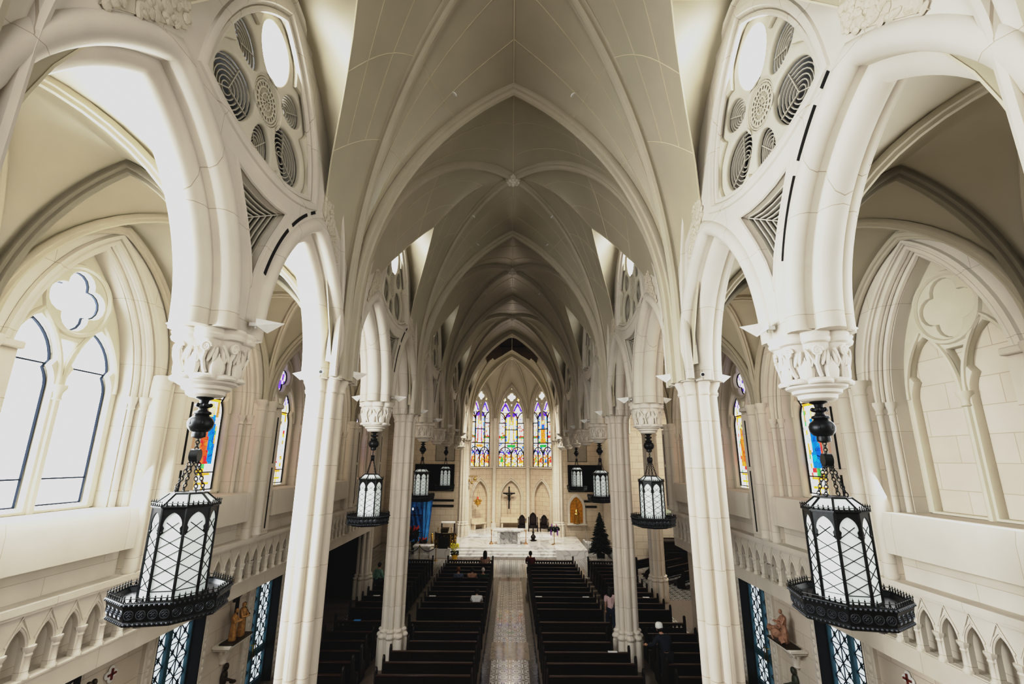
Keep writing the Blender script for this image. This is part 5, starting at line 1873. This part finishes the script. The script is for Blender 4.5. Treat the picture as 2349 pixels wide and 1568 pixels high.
MB().box((0, 0, 0), (.04, .03, .75)).build('upright', M['gold'], r); MB().box((0, 0, .18), (.5, .03, .05)).build('crossbar', M['gold'], r)
mb = MB(); mb.ball((0, -.04, .12), .05); mb.tube((0, -.04, .08), (0, -.03, -.25), .05, .025, 8); mb.path([(-.2, -.03, .2), (0, -.04, .05), (.2, -.03, .2)], .02, 5); mb.build('corpus', M['gold'], r)
tag(r, 'small golden crucifix above the tower tabernacle in the niche', 'crucifix')

# crucifix on the apse wall
r = empty('crucifix', (-.18, 47.66, 2.45))
mb = MB(); mb.box((0, 0, .95), (.13, .10, 1.9), .01); mb.build('upright', M['black'], r)
MB().box((0, 0, 1.42), (1.15, .10, .13), .01).build('crossbar', M['black'], r)
MB().box((0, 0, 1.97), (.14, .06, .16), .01).build('title_plaque', M['black'], r)
mb = MB()
mb.path([(-.52, -.10, 1.46), (-.26, -.13, 1.34), (0, -.12, 1.22), (.26, -.13, 1.34), (.52, -.10, 1.46)], .04, 7)
mb.ball((0, -.15, 1.42), .10, (.8, .9, 1.1)); mb.tube((0, -.12, 1.30), (0, -.11, .95), .13, .095, 10); mb.tube((0, -.12, .98), (.03, -.13, .86), .13, .12, 10); mb.tube((.02, -.13, .88), (.0, -.14, .62), .10, .06, 8); mb.tube((0, -.14, .62), (.0, -.10, .32), .06, .035, 8)
mb.build('corpus', M['black'], r)
tag(r, 'black crucifix on the wall inside the central apse arch', 'crucifix')
# stone benches in the niches
for x, y, rz, w, tx in ((-2.95, 46.2, R(45), 1.5, 'left'), (0, 47.35, 0, 1.9, 'central')):
    r = empty('stone_bench', (x, y, UZ), rz)
    MB().box((0, 0, .50), (w, .5, .12), .015).build('seat', M['ashlar_x'], r)
    MB().box((0, .22, .74), (w, .10, .42), .01).build('backrest', M['ashlar_x'], r)
    for s in (-1, 1): MB().box((s * (w / 2 - .14), .02, .22), (.16, .40, .44)).build('support', M['ashlar_x'], r)
    tag(r, 'pale stone bench in the %s apse niche' % tx, 'bench', 'stone benches')
# sanctuary lamp and bells
r = empty('sanctuary_lamp', (-3.05, 45.6, 3.2))
mb = MB(); mb.lathe([(.02, -.42), (.05, -.36), (.04, -.30), (.16, -.2), (.28, -.02), (.30, .10), (.26, .14), (.28, .18), (.22, .24), (.12, .28)], seg=18)
for k in range(8):
    a = 2 * PI * k / 8; mb.ball((.31 * math.cos(a), .31 * math.sin(a), .14), .06, (1, 1, 1.5)); mb.ball((.24 * math.cos(a), .24 * math.sin(a), -.12), .06)
mb.build('bowl', M['gold'], r)
MB().tube((0, 0, .24), (0, 0, .48), .07, seg=10).build('red_glass', mat('red_lamp_glass', (.6, .05, .03), .3, emit=(.9, .15, .08), estr=.5), r)
for k in range(3):
    a = 2 * PI * k / 3; MB().tube((.27 * math.cos(a), .27 * math.sin(a), .18), (0, 0, 1.15), .012, seg=5).build('chain', M['gold'], r)
MB().tube((0, 0, 1.1), (0, 0, 1.75), .014, seg=5).build('rod', M['gold'], r)
MB().path([(0, 0, 1.75), (-.03, 0, 1.84), (-.5, 0.05, 1.86), (-1.02, .1, 1.86)], .02, 5).build('bracket', M['gold'], r)
tag(r, 'golden hanging sanctuary lamp before the left apse niche', 'lamp')
r = empty('bell_rack', (-3.6, 44.6, 5.2))
mb = MB(); mb.box((0, 0, .35), (1.1, .05, .06)); mb.box((0, 0, .27), (.9, .04, .03)); mb.build('rail', M['brass'], r)
for x, z, q in ((-.32, -.02, .16), (.02, -.22, .10), (.30, .10, .14)):
    mb = MB(); mb.lathe([(.02, q), (q * .5, q * .9), (q * .9, q * .3), (q, -.3 * q), (q * .95, -.8 * q), (q * .4, -q)], (x, 0, z), 14); mb.tube((x, 0, z + q), (x, 0, .33), .014, seg=5); mb.build('bell', M['brass'], r)
MB().box((-.5, .3, .32), (.06, .7, .06)).build('arm', M['brass'], r)
tag(r, 'brass rack with round altar bells high at left of the apse', 'bells')

# screens, panels and slots on the flat walls
for sx in (-1, 1):
    sn = 'left' if sx < 0 else 'right'
    r = empty('wall_screen', (sx * 6.82, 43.50, 5.45))
    MB().box((0, 0, 0), (3.5, .10, 2.3), .01).build('bezel', M['screen'], r)
    MB().box((0, -.06, 0), (3.42, .02, 2.22)).build('display', M['screen'], r)
    tag(r, 'large black wall screen on the %s of the sanctuary' % sn, 'screen', 'wall screens')
    r = empty('acoustic_panel', (sx * 5.95, 43.52, 8.2))
    MB().box((0, 0, 0), (1.65, .08, 2.6), .01).build('board', mat('grey_panel', (.36, .33, .28), .8), r)
    MB().box((0, .02, 0), (1.72, .06, 2.66)).build('rim', M['void'], r)
    tag(r, 'grey rectangular wall panel above the %s screen' % sn, 'panel', 'grey wall panels')
    for z, t in ((3.52, 'upper'), (3.06, 'lower')):
        o = MB().box((sx * (6.0 if sx < 0 else 7.0), 43.53, z), (1.95 if sx < 0 else 1.1, .08, .17), .01).build('air_slot', M['slot'])
        tag(o, '%s black slot vent below the %s wall screen' % (t, sn), 'vent', 'black slot vents')
# handrails at the side steps
for i, x in enumerate((6.15, 7.0)):
    r = empty('handrail', (x, 40.4, 0))
    MB().path([(0, 1.3, 1.72), (0, .9, 1.72), (0, -.9, 1.05), (0, -.9, 0.2)], .022, 6).build('rail', mat('steel', (.45, .45, .45), .3, .9), r)
    for y, z0, z1 in ((.9, .55, 1.72), (0, .35, 1.38)): MB().tube((0, y, z0), (0, y, z1), .02, seg=6).build('post', mat('steel', (.45, .45, .45), .3, .9), r)
    tag(r, 'thin metal handrail of the right side steps, %s' % ('nearer to the altar', 'nearer to the dark tree')[i], 'handrail', 'step handrails')
# dark tree
r = empty('christmas_tree', (6.75, 37.9, .0))
mb = MB(); rr = random.Random(8)
for lv in range(26):
    t = lv / 25; z = .35 + 2.75 * t; rad = .98 * (1 - t) ** .8 + .03
    n = max(5, int(34 * (1 - t) + 4))
    for k in range(n):
        a = rr.random() * 2 * PI; q = rad * rr.uniform(.75, 1.08)
        p0 = V((q * .35 * math.cos(a), q * .35 * math.sin(a), z + .06)); p1 = V((q * math.cos(a), q * math.sin(a), z - .07 + rr.uniform(-.04, .1)))
        mb.tube(p0, p1, .07, .008, 5)
        s = V((-math.sin(a), math.cos(a), 0)) * .09
        mid = p0.lerp(p1, .6); mb.tube(mid, mid + s + (p1 - p0) * .25, .03, .004, 4, False); mb.tube(mid, mid - s + (p1 - p0) * .25, .03, .004, 4, False)
mb.build('foliage', M['green_tree'], r, smooth=None)
MB().tube((0, 0, 0), (0, 0, 2.9), .07, .02, 8).build('trunk', M['dark_wood'], r)
MB().lathe([(.28, 0), (.32, .25), (.1, .3)], seg=12).build('tub', M['black'], r)
tag(r, 'dark conical fir tree right of the sanctuary beside the column', 'tree')

# blue hangings and crib frame at left
r = empty('crib_backdrop', (-7.75, 41.5, 0))
rows = []
for j in range(17):
    z = .45 + 3.75 * j / 16
    rows.append([(-1.1 + 2.35 * i / 30 - (0.35 * (1 - j / 16) if i > 24 else 0), .12 * math.sin(i * 1.1 + j * .12) + .05 * math.sin(i * 2.7), z - (.0 if j < 16 else .10 * abs(math.sin(i * .35)))) for i in range(31)])
mb = MB(); mb.grid(rows); mb.build('blue_curtain', M['blue_sheet'], r)
rows = [[(-1.15 + 1.5 * i / 16, -.25 + .08 * math.sin(i * 1.7 + j), 1.7 + 1.5 * j / 8 - .25 * math.sin(i / 16 * PI) * (1 - j / 8)) for i in range(17)] for j in range(9)]
mb = MB(); mb.grid(rows); mb.build('dark_swag', M['blue_cloth'], r)
for i, x in enumerate((-1.0, -.55, -.1, .35)):
    MB().tube((x, -.5, .0), (x, -.5, 4.2 if i < 3 else 2.6), .022, seg=6).build('pole', M['iron'], r)
mb = MB(); mb.box((-.3, -.5, 2.55), (1.5, .05, .06)); mb.box((-.3, -.5, 1.2), (1.5, .05, .05)); mb.build('crossbar', M['iron'], r)
MB().ball((-.35, -.12, 3.0), .15).build('round_lamp', emit_mat('warm_bulb', (1, .95, .85), 1.5), r)
tag(r, 'blue cloth backdrop hung on dark poles at far left of the sanctuary', 'backdrop')
pl = None
for i, (x, y, z) in enumerate(((-8.45, 40.5, .4), (-7.75, 40.3, 1.1), (-7.05, 40.5, .5))):
    if pl is None:
        o = pl = empty('potted_poinsettia')
        MB().lathe([(.12, 0), (.18, .28), (.19, .3), (.05, .3)], seg=12).build('pot', M['black'], o)
        mb = MB(); rr = random.Random(3)
        for _ in range(50): mb.ball((rr.uniform(-.3, .3), rr.uniform(-.3, .3), rr.uniform(.3, .8)), .09, (1, .4, .8), 6, 4, MX.Rotation(rr.random() * 6, 4, 'X'))
        mb.build('leaves', M['green_tree'], o)
        mb = MB()
        for _ in range(14): mb.ball((rr.uniform(-.28, .28), rr.uniform(-.32, .2), rr.uniform(.5, .9)), .06, (1, .6, 1), 6, 4)
        mb.build('red_flowers', mat('red_petals', (.55, .05, .03), .6), o)
    else: o = copy_tree(pl)
    o.location = (x, y, 0); 
    if i == 1: o.scale = (1.2, 1.2, 2.0)
    tag(o, 'red flowered dark plant before the blue backdrop, %s' % ('left one', 'tallest one', 'right one')[i], 'plant', 'red flowered plants')
rows = [[(-.75 + 1.5 * i / 14, -.6 + 1.2 * j / 10, .55 * math.exp(-(((i - 7) / 4.5) ** 2 + ((j - 5) / 3.5) ** 2)) + .03 * math.sin(i * 1.9 + j * 2.3) + .04) for i in range(15)] for j in range(11)]
o = MB().grid(rows).build('blue_tarpaulin', M['blue_cloth']); o.location = (-7.6, 35.0, .0)
tag(o, 'crumpled blue tarpaulin on the floor behind the front left pews', 'tarpaulin')
r = empty('marble_bench', (-6.6, 38.9, 0))
MB().box((0, 0, .55), (1.7, .9, .14), .02).build('top', M['marble'], r); MB().box((0, 0, .25), (1.5, .75, .5)).build('block', M['marble'], r)
tag(r, 'white marble block left of the ambo', 'block')

# ------------------------------------------------------------------ stations of the cross on brackets
def mini(mb, x, h, lean, rng):
    """robed figurine: one continuous lathe body with head, arms"""
    yy = .0
    mb.lathe([(.11 * h, 0), (.13 * h, .03 * h), (.11 * h, .35 * h), (.085 * h, .52 * h), (.115 * h, .72 * h), (.10 * h, .80 * h), (.035 * h, .84 * h), (.035 * h, .87 * h)], (x, yy, 0), 12, (7, .12))
    mb.ball((x + lean * .05, yy - .02, .93 * h), .068 * h, (.85, .95, 1.15), 8, 6)
    for s in (-1, 1):
        mb.path([(x + s * .11 * h, yy, .77 * h), (x + s * .15 * h + lean * .03, yy - .10 * h, .60 * h), (x + s * .05 * h + lean * .12, yy - .20 * h, .62 * h)], .035 * h, 6)
        mb.ball((x + s * .05 * h + lean * .12, yy - .21 * h, .62 * h), .035 * h, (1, 1.3, .8), 6, 4)
def station(side, Y, z, m, pose, tx):
    fx = side * (LWX - .005)
    r = empty('wall_bracket', (fx, Y, z), PI / 2 * (1 if side > 0 else -1) * -1 if False else (R(-90) if side > 0 else R(90)))
    mb = MB(); mb.box((0, -.24, -.04), (1.15, .48, .08), .015); mb.box((0, -.20, -.11), (1.02, .40, .06), .01); mb.build('shelf', M['carved'], r)
    mb = MB()
    mb.lathe([(.06, -.62), (.10, -.58), (.09, -.5), (.20, -.3), (.36, -.14)], (0, -.03, 0), 16)
    for k in range(7): mb.ball((-.27 + .09 * k, -.22 + .012 * (k - 3) ** 2, -.24), .05, (.7, .8, 1.6), 6, 5)
    mb.build('corbel', M['carved'], r)
    tag(r, 'carved stone bracket %s' % tx, 'bracket', 'stone wall brackets')
    s = empty('station_statue', (fx - side * .12, Y, z), r.rotation_euler[2])
    rr = random.Random(int(Y * 3) + side)
    MB().box((0, -.22, .02), (1.0, .40, .04), .01).build('base', M['bronze'], s)
    mb = MB(); mb.M = MX.Translation((0, -.22, .04))
    if pose == 'fallen':
        mini(mb, .12, .82, -1, rr); mb.build('figure', m, s)
        mb = MB(); mb.M = MX.Translation((0, -.26, .04)); mini(mb, .0, .6, 1, rr); mb.ball((-.02, -.1, .2), .14, (1.2, 1, .9)); mb.build('figure', m, s)
        mb = MB(); mb.path([(-.52, -.3, .22), (-.34, -.28, .26), (-.16, -.3, .32), (.06, -.32, .22), (.20, -.30, .05)], .075, 8); mb.ball((-.50, -.3, .26), .07); mb.path([(-.2, -.33, .3), (-.18, -.42, .12), (-.14, -.4, .05)], .03, 6); mb.build('lying_figure', m, s)
    else:
        mini(mb, -.25, .78, 1, rr); mb.build('figure', m, s)
        mb = MB(); mb.M = MX.Translation((0, -.24, .04)); mini(mb, .12, .86, -.6, rr); mb.build('figure', m, s)
        mb = MB(); mb.M = MX.Translation((0, -.12, .04)); mini(mb, .38, .80, -.4, rr); mb.build('rear_figure', M['bronze'], s)
        mb = MB(); mb.tube((.02, -.10, .5), (-.02, -.12, 1.25), .05, seg=4); mb.tube((-.22, -.12, 1.0), (.2, -.1, 1.1), .045, seg=4); mb.build('cross', M['black'], s)
    tag(s, 'small painted statue group on the wall bracket %s' % tx, 'statue', 'statue groups on brackets')
ochre = mat('ochre_paint', (.36, .20, .07), .6, var=.35, scale=14); pinkish = mat('flesh_paint', (.38, .22, .15), .6, var=.35, scale=12)
station(-1, 14.6, 2.15, ochre, 'cross', 'between the two left teal doors')
station(1, 14.6, 2.15, pinkish, 'fallen', 'between the two right teal doors')
station(-1, 9.55, 2.20, M['bronze'], 'cross', 'on the left wall nearest the camera')
station(1, 18.75, 2.15, M['bronze'], 'cross', 'on the right wall beyond the second door')
# consecration crosses
for side in (-1, 1):
    r = empty('wall_cross', (side * (LWX - .005), 10.6, 2.85), R(90) if side < 0 else R(-90))
    mb = MB(); add_plate(mb, [foil((0, 0), .07, .085, 4, 7)], .03, frame((0, -.02, 0), (1, 0, 0), (0, 0, 1)), .008); mb.build('plaque', M['paper'], r)
    mb = MB(); mb.box((0, -.045, 0), (.035, .03, .2)); mb.box((0, -.045, 0), (.2, .03, .035)); mb.build('cross', mat('red_brown', (.16, .03, .015), .5), r)
    tag(r, 'small white plaque with red cross on the %s wall' % ('left' if side < 0 else 'right'), 'cross', 'wall crosses')
for side in (-1, 1):
    o = MB()
    o.M = MX.Translation((side * (LWX - .06), 14.75, 0))
    o.ball((0, 0, 1.15), .16, (.5, .8, 1.3)); o.ball((-side * .03, 0, 1.42), .10, (.6, .9, 1)); o.tube((-side * .03, -.05, 1.15), (-side * .22, .1, 1.05), .05, .03, 6); o.ball((-side * .2, .1, 1.03), .09, (1, 1, .5))
    o = o.build('holy_water_font', M['bronze'] if side < 0 else mat('verdigris', (.06, .07, .05), .5, .4))
    tag(o, 'small dark metal wall font below the statue bracket on the %s' % ('left' if side < 0 else 'right'), 'font', 'wall fonts')

# ------------------------------------------------------------------ people
def skinmesh(verts, edges, rad, root=0, sub=1):
    me = bpy.data.meshes.new('sk'); me.from_pydata([V(v) for v in verts], edges, [])
    ob = bpy.data.objects.new('sk', me); COL.objects.link(ob)
    sm = ob.modifiers.new('skin', 'SKIN')
    sv = me.skin_vertices[0].data
    for i, q in enumerate(rad): sv[i].radius = (q, q) if not isinstance(q, tuple) else q; sv[i].use_root = (i == root)
    sm.use_smooth_shade = True
    ss = ob.modifiers.new('sub', 'SUBSURF'); ss.levels = sub; ss.render_levels = sub
    dg = bpy.context.evaluated_depsgraph_get()
    out = bpy.data.meshes.new_from_object(ob.evaluated_get(dg))
    bpy.data.objects.remove(ob); bpy.data.meshes.remove(me)
    return out

def person(loc, rz, pose, shirt, pants, hair, label, hairstyle='short', scale=1.0, skin='skin', sleeve='short', skirt=False):
    r = empty('person', loc, rz); r.scale = (scale,) * 3
    if pose == 'sit':
        pel, wai, che, nek, hed = (0, 0, .52), (0, -.03, .72), (0, -.01, .98), (0, .0, 1.12), (0, .03, 1.25)
        sh = [(s * .19, -.01, 1.05) for s in (-1, 1)]; el = [(s * .25, .06, .80) for s in (-1, 1)]; ha = [(s * .10, .30, .70) for s in (-1, 1)]
        hp = [(s * .10, .02, .50) for s in (-1, 1)]; kn = [(s * .13, .42, .50) for s in (-1, 1)]; an = [(s * .13, .42, .10) for s in (-1, 1)]; to = [(s * .14, .56, .05) for s in (-1, 1)]
    elif pose == 'bow':
        pel, wai, che, nek, hed = (0, 0, .52), (0, .0, .72), (0, .10, .96), (0, .20, 1.06), (0, .32, 1.13)
        sh = [(s * .19, .10, 1.02) for s in (-1, 1)]; el = [(s * .24, .22, .78) for s in (-1, 1)]; ha = [(s * .08, .42, .74) for s in (-1, 1)]
        hp = [(s * .10, .02, .50) for s in (-1, 1)]; kn = [(s * .13, .42, .50) for s in (-1, 1)]; an = [(s * .13, .42, .10) for s in (-1, 1)]; to = [(s * .14, .56, .05) for s in (-1, 1)]
    elif pose == 'walk':
        pel, wai, che, nek, hed = (0, 0, .92), (0, .01, 1.10), (0, .03, 1.34), (0, .06, 1.48), (0, .10, 1.60)
        sh = [(s * .18, .03, 1.40) for s in (-1, 1)]; el = [(-.23, -.08, 1.14), (.23, .10, 1.14)]; ha = [(-.21, -.02, .90), (.20, .26, .96)]
        hp = [(s * .09, 0, .90) for s in (-1, 1)]; kn = [(-.10, .14, .50), (.10, -.03, .50)]; an = [(-.10, .18, .09), (.10, -.26, .14)]; to = [(-.11, .33, .04), (.11, -.13, .05)]
    else:   # lean: standing, hands on a pew end in front at the left
        pel, wai, che, nek, hed = (0, 0, .92), (0, .03, 1.10), (-.01, .12, 1.34), (-.02, .20, 1.47), (-.02, .27, 1.58)
        sh = [(-.20, .12, 1.39), (.18, .12, 1.39)]; el = [(-.34, .20, 1.16), (.30, .16, 1.14)]; ha = [(-.40, .42, 1.12), (-.12, .42, 1.10)]
        hp = [(s * .10, 0, .90) for s in (-1, 1)]; kn = [(s * .11, .04, .49) for s in (-1, 1)]; an = [(s * .11, -.02, .09) for s in (-1, 1)]; to = [(s * .13, .13, .04) for s in (-1, 1)]
    P = [pel, wai, che, nek, hed]; Rr = [.10, .095, .105, .05, .055]; E = [(0, 1), (1, 2), (2, 3), (3, 4)]
    for i in range(2):
        b = len(P); P += [sh[i], el[i], ha[i]]; Rr += [.05, .040, .026]; E += [(2, b), (b, b + 1), (b + 1, b + 2)]
        b = len(P); P += [hp[i], kn[i], an[i], to[i]]; Rr += [.08, .06, .04, .035]; E += [(0, b), (b, b + 1), (b + 1, b + 2), (b + 2, b + 3)]
    body = skinmesh(P, E, Rr)
    mb = MB(); mb.addmesh(body)
    h = V(hed); fwd = (h - V(nek)); fy = .06
    mb.ball(h + V((0, .01, .03)), .105, (.80, .95, 1.18), 14, 10)
    mb.ball(h + V((0, .05, -.05)), .065, (.85, .9, .9), 10, 7)
    mb.ball(h + V((0, .118, .005)), .02, (.7, 1, 1.3), 6, 5)
    for s in (-1, 1):
        mb.ball(h + V((s * .086, .0, .01)), .025, (.4, .8, 1.2), 6, 5); mb.ball(h + V((s * .033, .095, .035)), .013, (1, .6, .8), 6, 4)
    mb.box(h + V((0, .105, -.045)), (.045, .01, .012))
    for i in range(2):
        d = (V(ha[i]) - V(el[i])).normalized(); u = d.orthogonal().normalized(); w = d.cross(u)
        c = V(ha[i]); mb.ball(c + d * .04, .042, (1, 1, 1), 8, 5)
        for k, L in enumerate((.060, .072, .076, .070)):
            o_ = w * ((k - 1.5) * .019); a_ = c + d * .06 + o_
            mb.path([a_, a_ + d * L * .55 - u * .006, a_ + d * L * .9 - u * .03], .0085, 5)
        mb.path([c + d * .02 + w * .035, c + d * .05 + w * .062, c + d * .075 + w * .06 - u * .015], .010, 5)
    mb.build('body', M[skin], r)
    # shirt: follows torso and arms
    P2 = [wai if pose != 'walk' else pel, tuple((V(wai) + V(che)) / 2), che, tuple(V(che).lerp(V(nek), .55))]; R2 = [.155, .150, .165, .085]; E2 = [(0, 1), (1, 2), (2, 3)]
    P2 = [tuple(V(pel).lerp(V(wai), .35))] + P2[1:] if pose != 'walk' else [tuple(V(pel) - V((0, 0, .02)))] + P2[1:]
    for i in range(2):
        b = len(P2); e = V(sh[i]).lerp(V(el[i]), .75 if sleeve == 'short' else 1.0)
        P2 += [sh[i], tuple(e)]; R2 += [.088, .068]; E2 += [(2, b), (b, b + 1)]
        if sleeve == 'long': P2.append(tuple(V(el[i]).lerp(V(ha[i]), .85))); R2.append(.050); E2.append((b + 1, b + 2))
    sm_ = skinmesh(P2, E2, R2, 1); mb = MB(); mb.addmesh(sm_); mb.build('shirt', shirt, r)
    P3_, R3, E3 = [pel], [.145], []
    for i in range(2):
        b = len(P3_); P3_ += [hp[i], kn[i], tuple(V(kn[i]).lerp(V(an[i]), .9))]; R3 += [.112, .078, .06]; E3 += [(0, b), (b, b + 1), (b + 1, b + 2)]
    sm_ = skinmesh(P3_, E3, R3); mb = MB(); mb.addmesh(sm_); mb.build('trousers', pants, r)
    mb = MB()
    for i in range(2): mb.ball(V(an[i]).lerp(V(to[i]), .6) + V((0, 0, -.005)), .05, (.9, 2.0, .8), 8, 5)
    mb.build('shoes', M['black'], r)
    mb = MB()
    if hairstyle == 'long':
        mb.ball(h + V((0, -.015, .05)), .118, (.90, 1.0, 1.12), 12, 9)
        mb.lathe([(.02, -.42), (.09, -.36), (.115, -.15), (.11, .05), (.06, .14)], h + V((0, -.055, .0)), 12)
        nm = 'hair'
    elif hairstyle == 'cap':
        mb.lathe([(.112, .02), (.118, .05), (.112, .12), (.08, .165), (.02, .18)], h + V((0, .0, .0)), 16); nm = 'knit_cap'
    elif hairstyle == 'bun':
        mb.ball(h + V((0, -.02, .05)), .118, (.88, 1.0, 1.1), 12, 9); mb.ball(h + V((0, -.10, .10)), .06); nm = 'hair'
    else:
        mb.ball(h + V((0, -.018, .055)), .112, (.88, .98, 1.08), 12, 9); nm = 'hair'
    mb.build(nm, hair, r)
    if hairstyle == 'cap':
        mb = MB(); mb.ball(h + V((0, -.03, .0)), .108, (.85, .9, 1.0), 10, 7); mb.build('hair', M['hair_dark'], r)
    tag(r, label, 'person')
    return r
M['hair_dark'] = mat('dark_hair', (.008, .007, .006), .6); hb = mat('auburn_hair', (.16, .06, .02), .6, var=.3); hg = mat('white_hair', (.60, .56, .52), .7)
white = cloth('white_shirt', (.70, .70, .70), .05); floral = cloth('floral_blouse', (.50, .32, .25), .5); maroon = cloth('maroon_shirt', (.09, .008, .012)); denim = cloth('denim', (.02, .03, .055))
bluep = cloth('blue_print_shirt', (.10, .14, .20), .7); beige = cloth('beige_shirt', (.42, .27, .19)); dgreen = cloth('dark_green_shirt', (.008, .045, .038)); pink = cloth('pink_blouse', (.62, .46, .46), .06); navy = cloth('navy_jacket', (.012, .016, .026)); mint = cloth('green_shirt', (.16, .30, .23)); dark = cloth('dark_trousers', (.010, .011, .015))
person((-1.55, 31.0, .02), 0, 'sit', floral, dark, M['hair_dark'], 'person with long dark hair in a floral blouse, seated in the front left pew', 'long', 1.12)
person((1.22, 31.0, .02), 0, 'sit', maroon, dark, M['hair_dark'], 'person in a maroon shirt with short black hair, seated in the front right pew', 'short', 1.12, 'skin_dark')
person((-2.78, 27.32, .02), 0, 'sit', bluep, dark, hb, 'person with auburn hair in a blue patterned shirt, seated in a left pew', 'bun', 1.0)
person((-2.06, 27.32, .02), 0, 'bow', beige, dark, M['hair_dark'], 'person in a beige shirt bowing the head, seated between two others', 'short', 1.0)
person((-1.46, 27.32, .02), 0, 'sit', dgreen, dark, hg, 'person with white hair in a dark green top, seated by the aisle', 'short', .98)
person((-1.50, 23.0, .02), 0, 'bow', white, denim, M['hair_dark'], 'person in a white shirt seated alone in a left pew', 'short', 1.02)
person((4.22, 21.9, 0.01), R(8), 'walk', pink, denim, M['hair_dark'], 'person in a pale pink blouse walking beside the right column', 'long', 1.0)
person((5.02, 17.0, 0.01), R(20), 'lean', navy, dark, M['hair_dark'], 'person in dark jacket and white knit cap leaning on a right aisle pew end', 'cap', 1.05, 'skin', 'long')
person((-6.85, 26.5, 0.01), R(-30), 'walk', mint, denim, M['hair_dark'], 'person in a green shirt standing behind the far left column', 'short', 1.0, 'skin', 'long')
for p_ in bpy.data.objects:
    if p_.name.startswith('knit_cap'): p_.data.materials[0] = M['paper']

# ------------------------------------------------------------------ light
def area(name, loc, rot, sx, sy, power, col=(1, 1, 1)):
    l = bpy.data.lights.new(name, 'AREA'); l.shape = 'RECTANGLE'; l.size = sx; l.size_y = sy; l.energy = power; l.color = col
    o = bpy.data.objects.new(name, l); COL.objects.link(o); o.location = loc; o.rotation_euler = rot
    return o
w = bpy.data.worlds.new('World'); SC.world = w; w.use_nodes = True
bg = w.node_tree.nodes['Background']; bg.inputs[0].default_value = (.86, .93, 1.0, 1); bg.inputs[1].default_value = .06
# added fill light behind the camera, no window stands there
area('loft_fill_light', (-2.2, -2.6, 11.0), (R(80), 0, R(-16)), 6, 6, LIT['loft'], (.99, .99, 1.0))
for sx in (-1, 1):
    for k, Y in enumerate((4.35, 8.45)):
        pw = LIT['near_left'] if sx < 0 else LIT['near_right']  # left: daylight of the clear windows; right: added fill, windows are blind
        area('aisle_day_fill', (sx * 6.9, Y, 8.2), (0, R(70) * (-1 if sx < 0 else 1) * (1), 0), 4.0, 3.0, pw, (.97, .99, 1.0))
# added fill lights in the aisles, without fixtures
for sx in (-1, 1):
    for Y in (12.5, 20.7, 38.5):
        l = bpy.data.lights.new('aisle_fill_lamp', 'POINT'); l.energy = LIT['aisle'] if Y < 30 else LIT['side']; l.shadow_soft_size = .5; l.color = (1, .9, .76)
        o = bpy.data.objects.new('aisle_fill_lamp', l); COL.objects.link(o); o.location = (sx * 6.0, Y, 9.6)
l = bpy.data.lights.new('transept_fill_light', 'AREA'); l.energy = LIT['transept']; l.size = 3; l.color = (1, .97, .92)  # added light to brighten the right transept
o = bpy.data.objects.new('transept_fill_light', l); COL.objects.link(o); o.location = (10.6, 29.5, 11.7)
l = bpy.data.lights.new('apse_fill_light', 'POINT'); l.energy = LIT['apse_up']; l.shadow_soft_size = .6; l.color = (1, .9, .74)  # added fill that lifts the apse vault
o = bpy.data.objects.new('apse_fill_light', l); COL.objects.link(o); o.location = (0, 42.0, 10.6)
# added spots that brighten the sanctuary and apse, no fixtures
for x, y, z, tx, ty, tz, p in ((-2.6, 36.0, 13.8, -.3, 41.5, .6, LIT['sanct']), (2.6, 36.0, 13.8, .6, 41.5, .6, LIT['sanct']), (-3.0, 38.0, 12.5, 0, 47.0, 5.0, LIT['apse']), (3.0, 38.0, 12.5, 0, 47.0, 5.0, LIT['apse'])):
    l = bpy.data.lights.new('sanctuary_fill_spot', 'SPOT'); l.energy = p; l.spot_size = R(70); l.spot_blend = .6; l.shadow_soft_size = .3; l.color = (1, .93, .82)
    o = bpy.data.objects.new('sanctuary_fill_spot', l); COL.objects.link(o); o.location = (x, y, z)
    d = V((tx - x, ty - y, tz - z)); o.rotation_euler = d.to_track_quat('-Z', 'Y').to_euler()

# ------------------------------------------------------------------ camera
cd = bpy.data.cameras.new('Camera'); cam = bpy.data.objects.new('Camera', cd); COL.objects.link(cam)
cd.sensor_width = 36; cd.lens = 36 * 1077 / 2349; cd.clip_start = .05; cd.clip_end = 200
mw = MX.Translation((0, 0, 7.0)) @ MX.Rotation(R(90 + 14.1), 4, 'X') @ MX.Rotation(R(.4), 4, 'Z')
cam.matrix_world = mw
SC.camera = cam

vs = SC.view_settings
vs.use_curve_mapping = True
cmap = vs.curve_mapping; cmap.extend = 'HORIZONTAL'
cv = cmap.curves[3]
for x_, y_ in ((.02, .010), (.10, .066), (.30, .27), (.60, .575)): cv.points.new(x_, y_)
cv.points[0].location = (0, .0035); cv.points[-1].location = (1, .735)
cmap.update()
vs.view_transform = 'Standard'; vs.look = 'None'; vs.exposure = 0.0; vs.gamma = 1.0
SC.cycles.use_adaptive_sampling = True; SC.cycles.adaptive_threshold = .03; SC.cycles.max_bounces = 6; SC.cycles.diffuse_bounces = 4; SC.cycles.glossy_bounces = 3; SC.cycles.transmission_bounces = 2
SC.cycles.caustics_reflective = False; SC.cycles.caustics_refractive = False
SC.cycles.sample_clamp_indirect = 4.0
SC.cycles.use_denoising = True
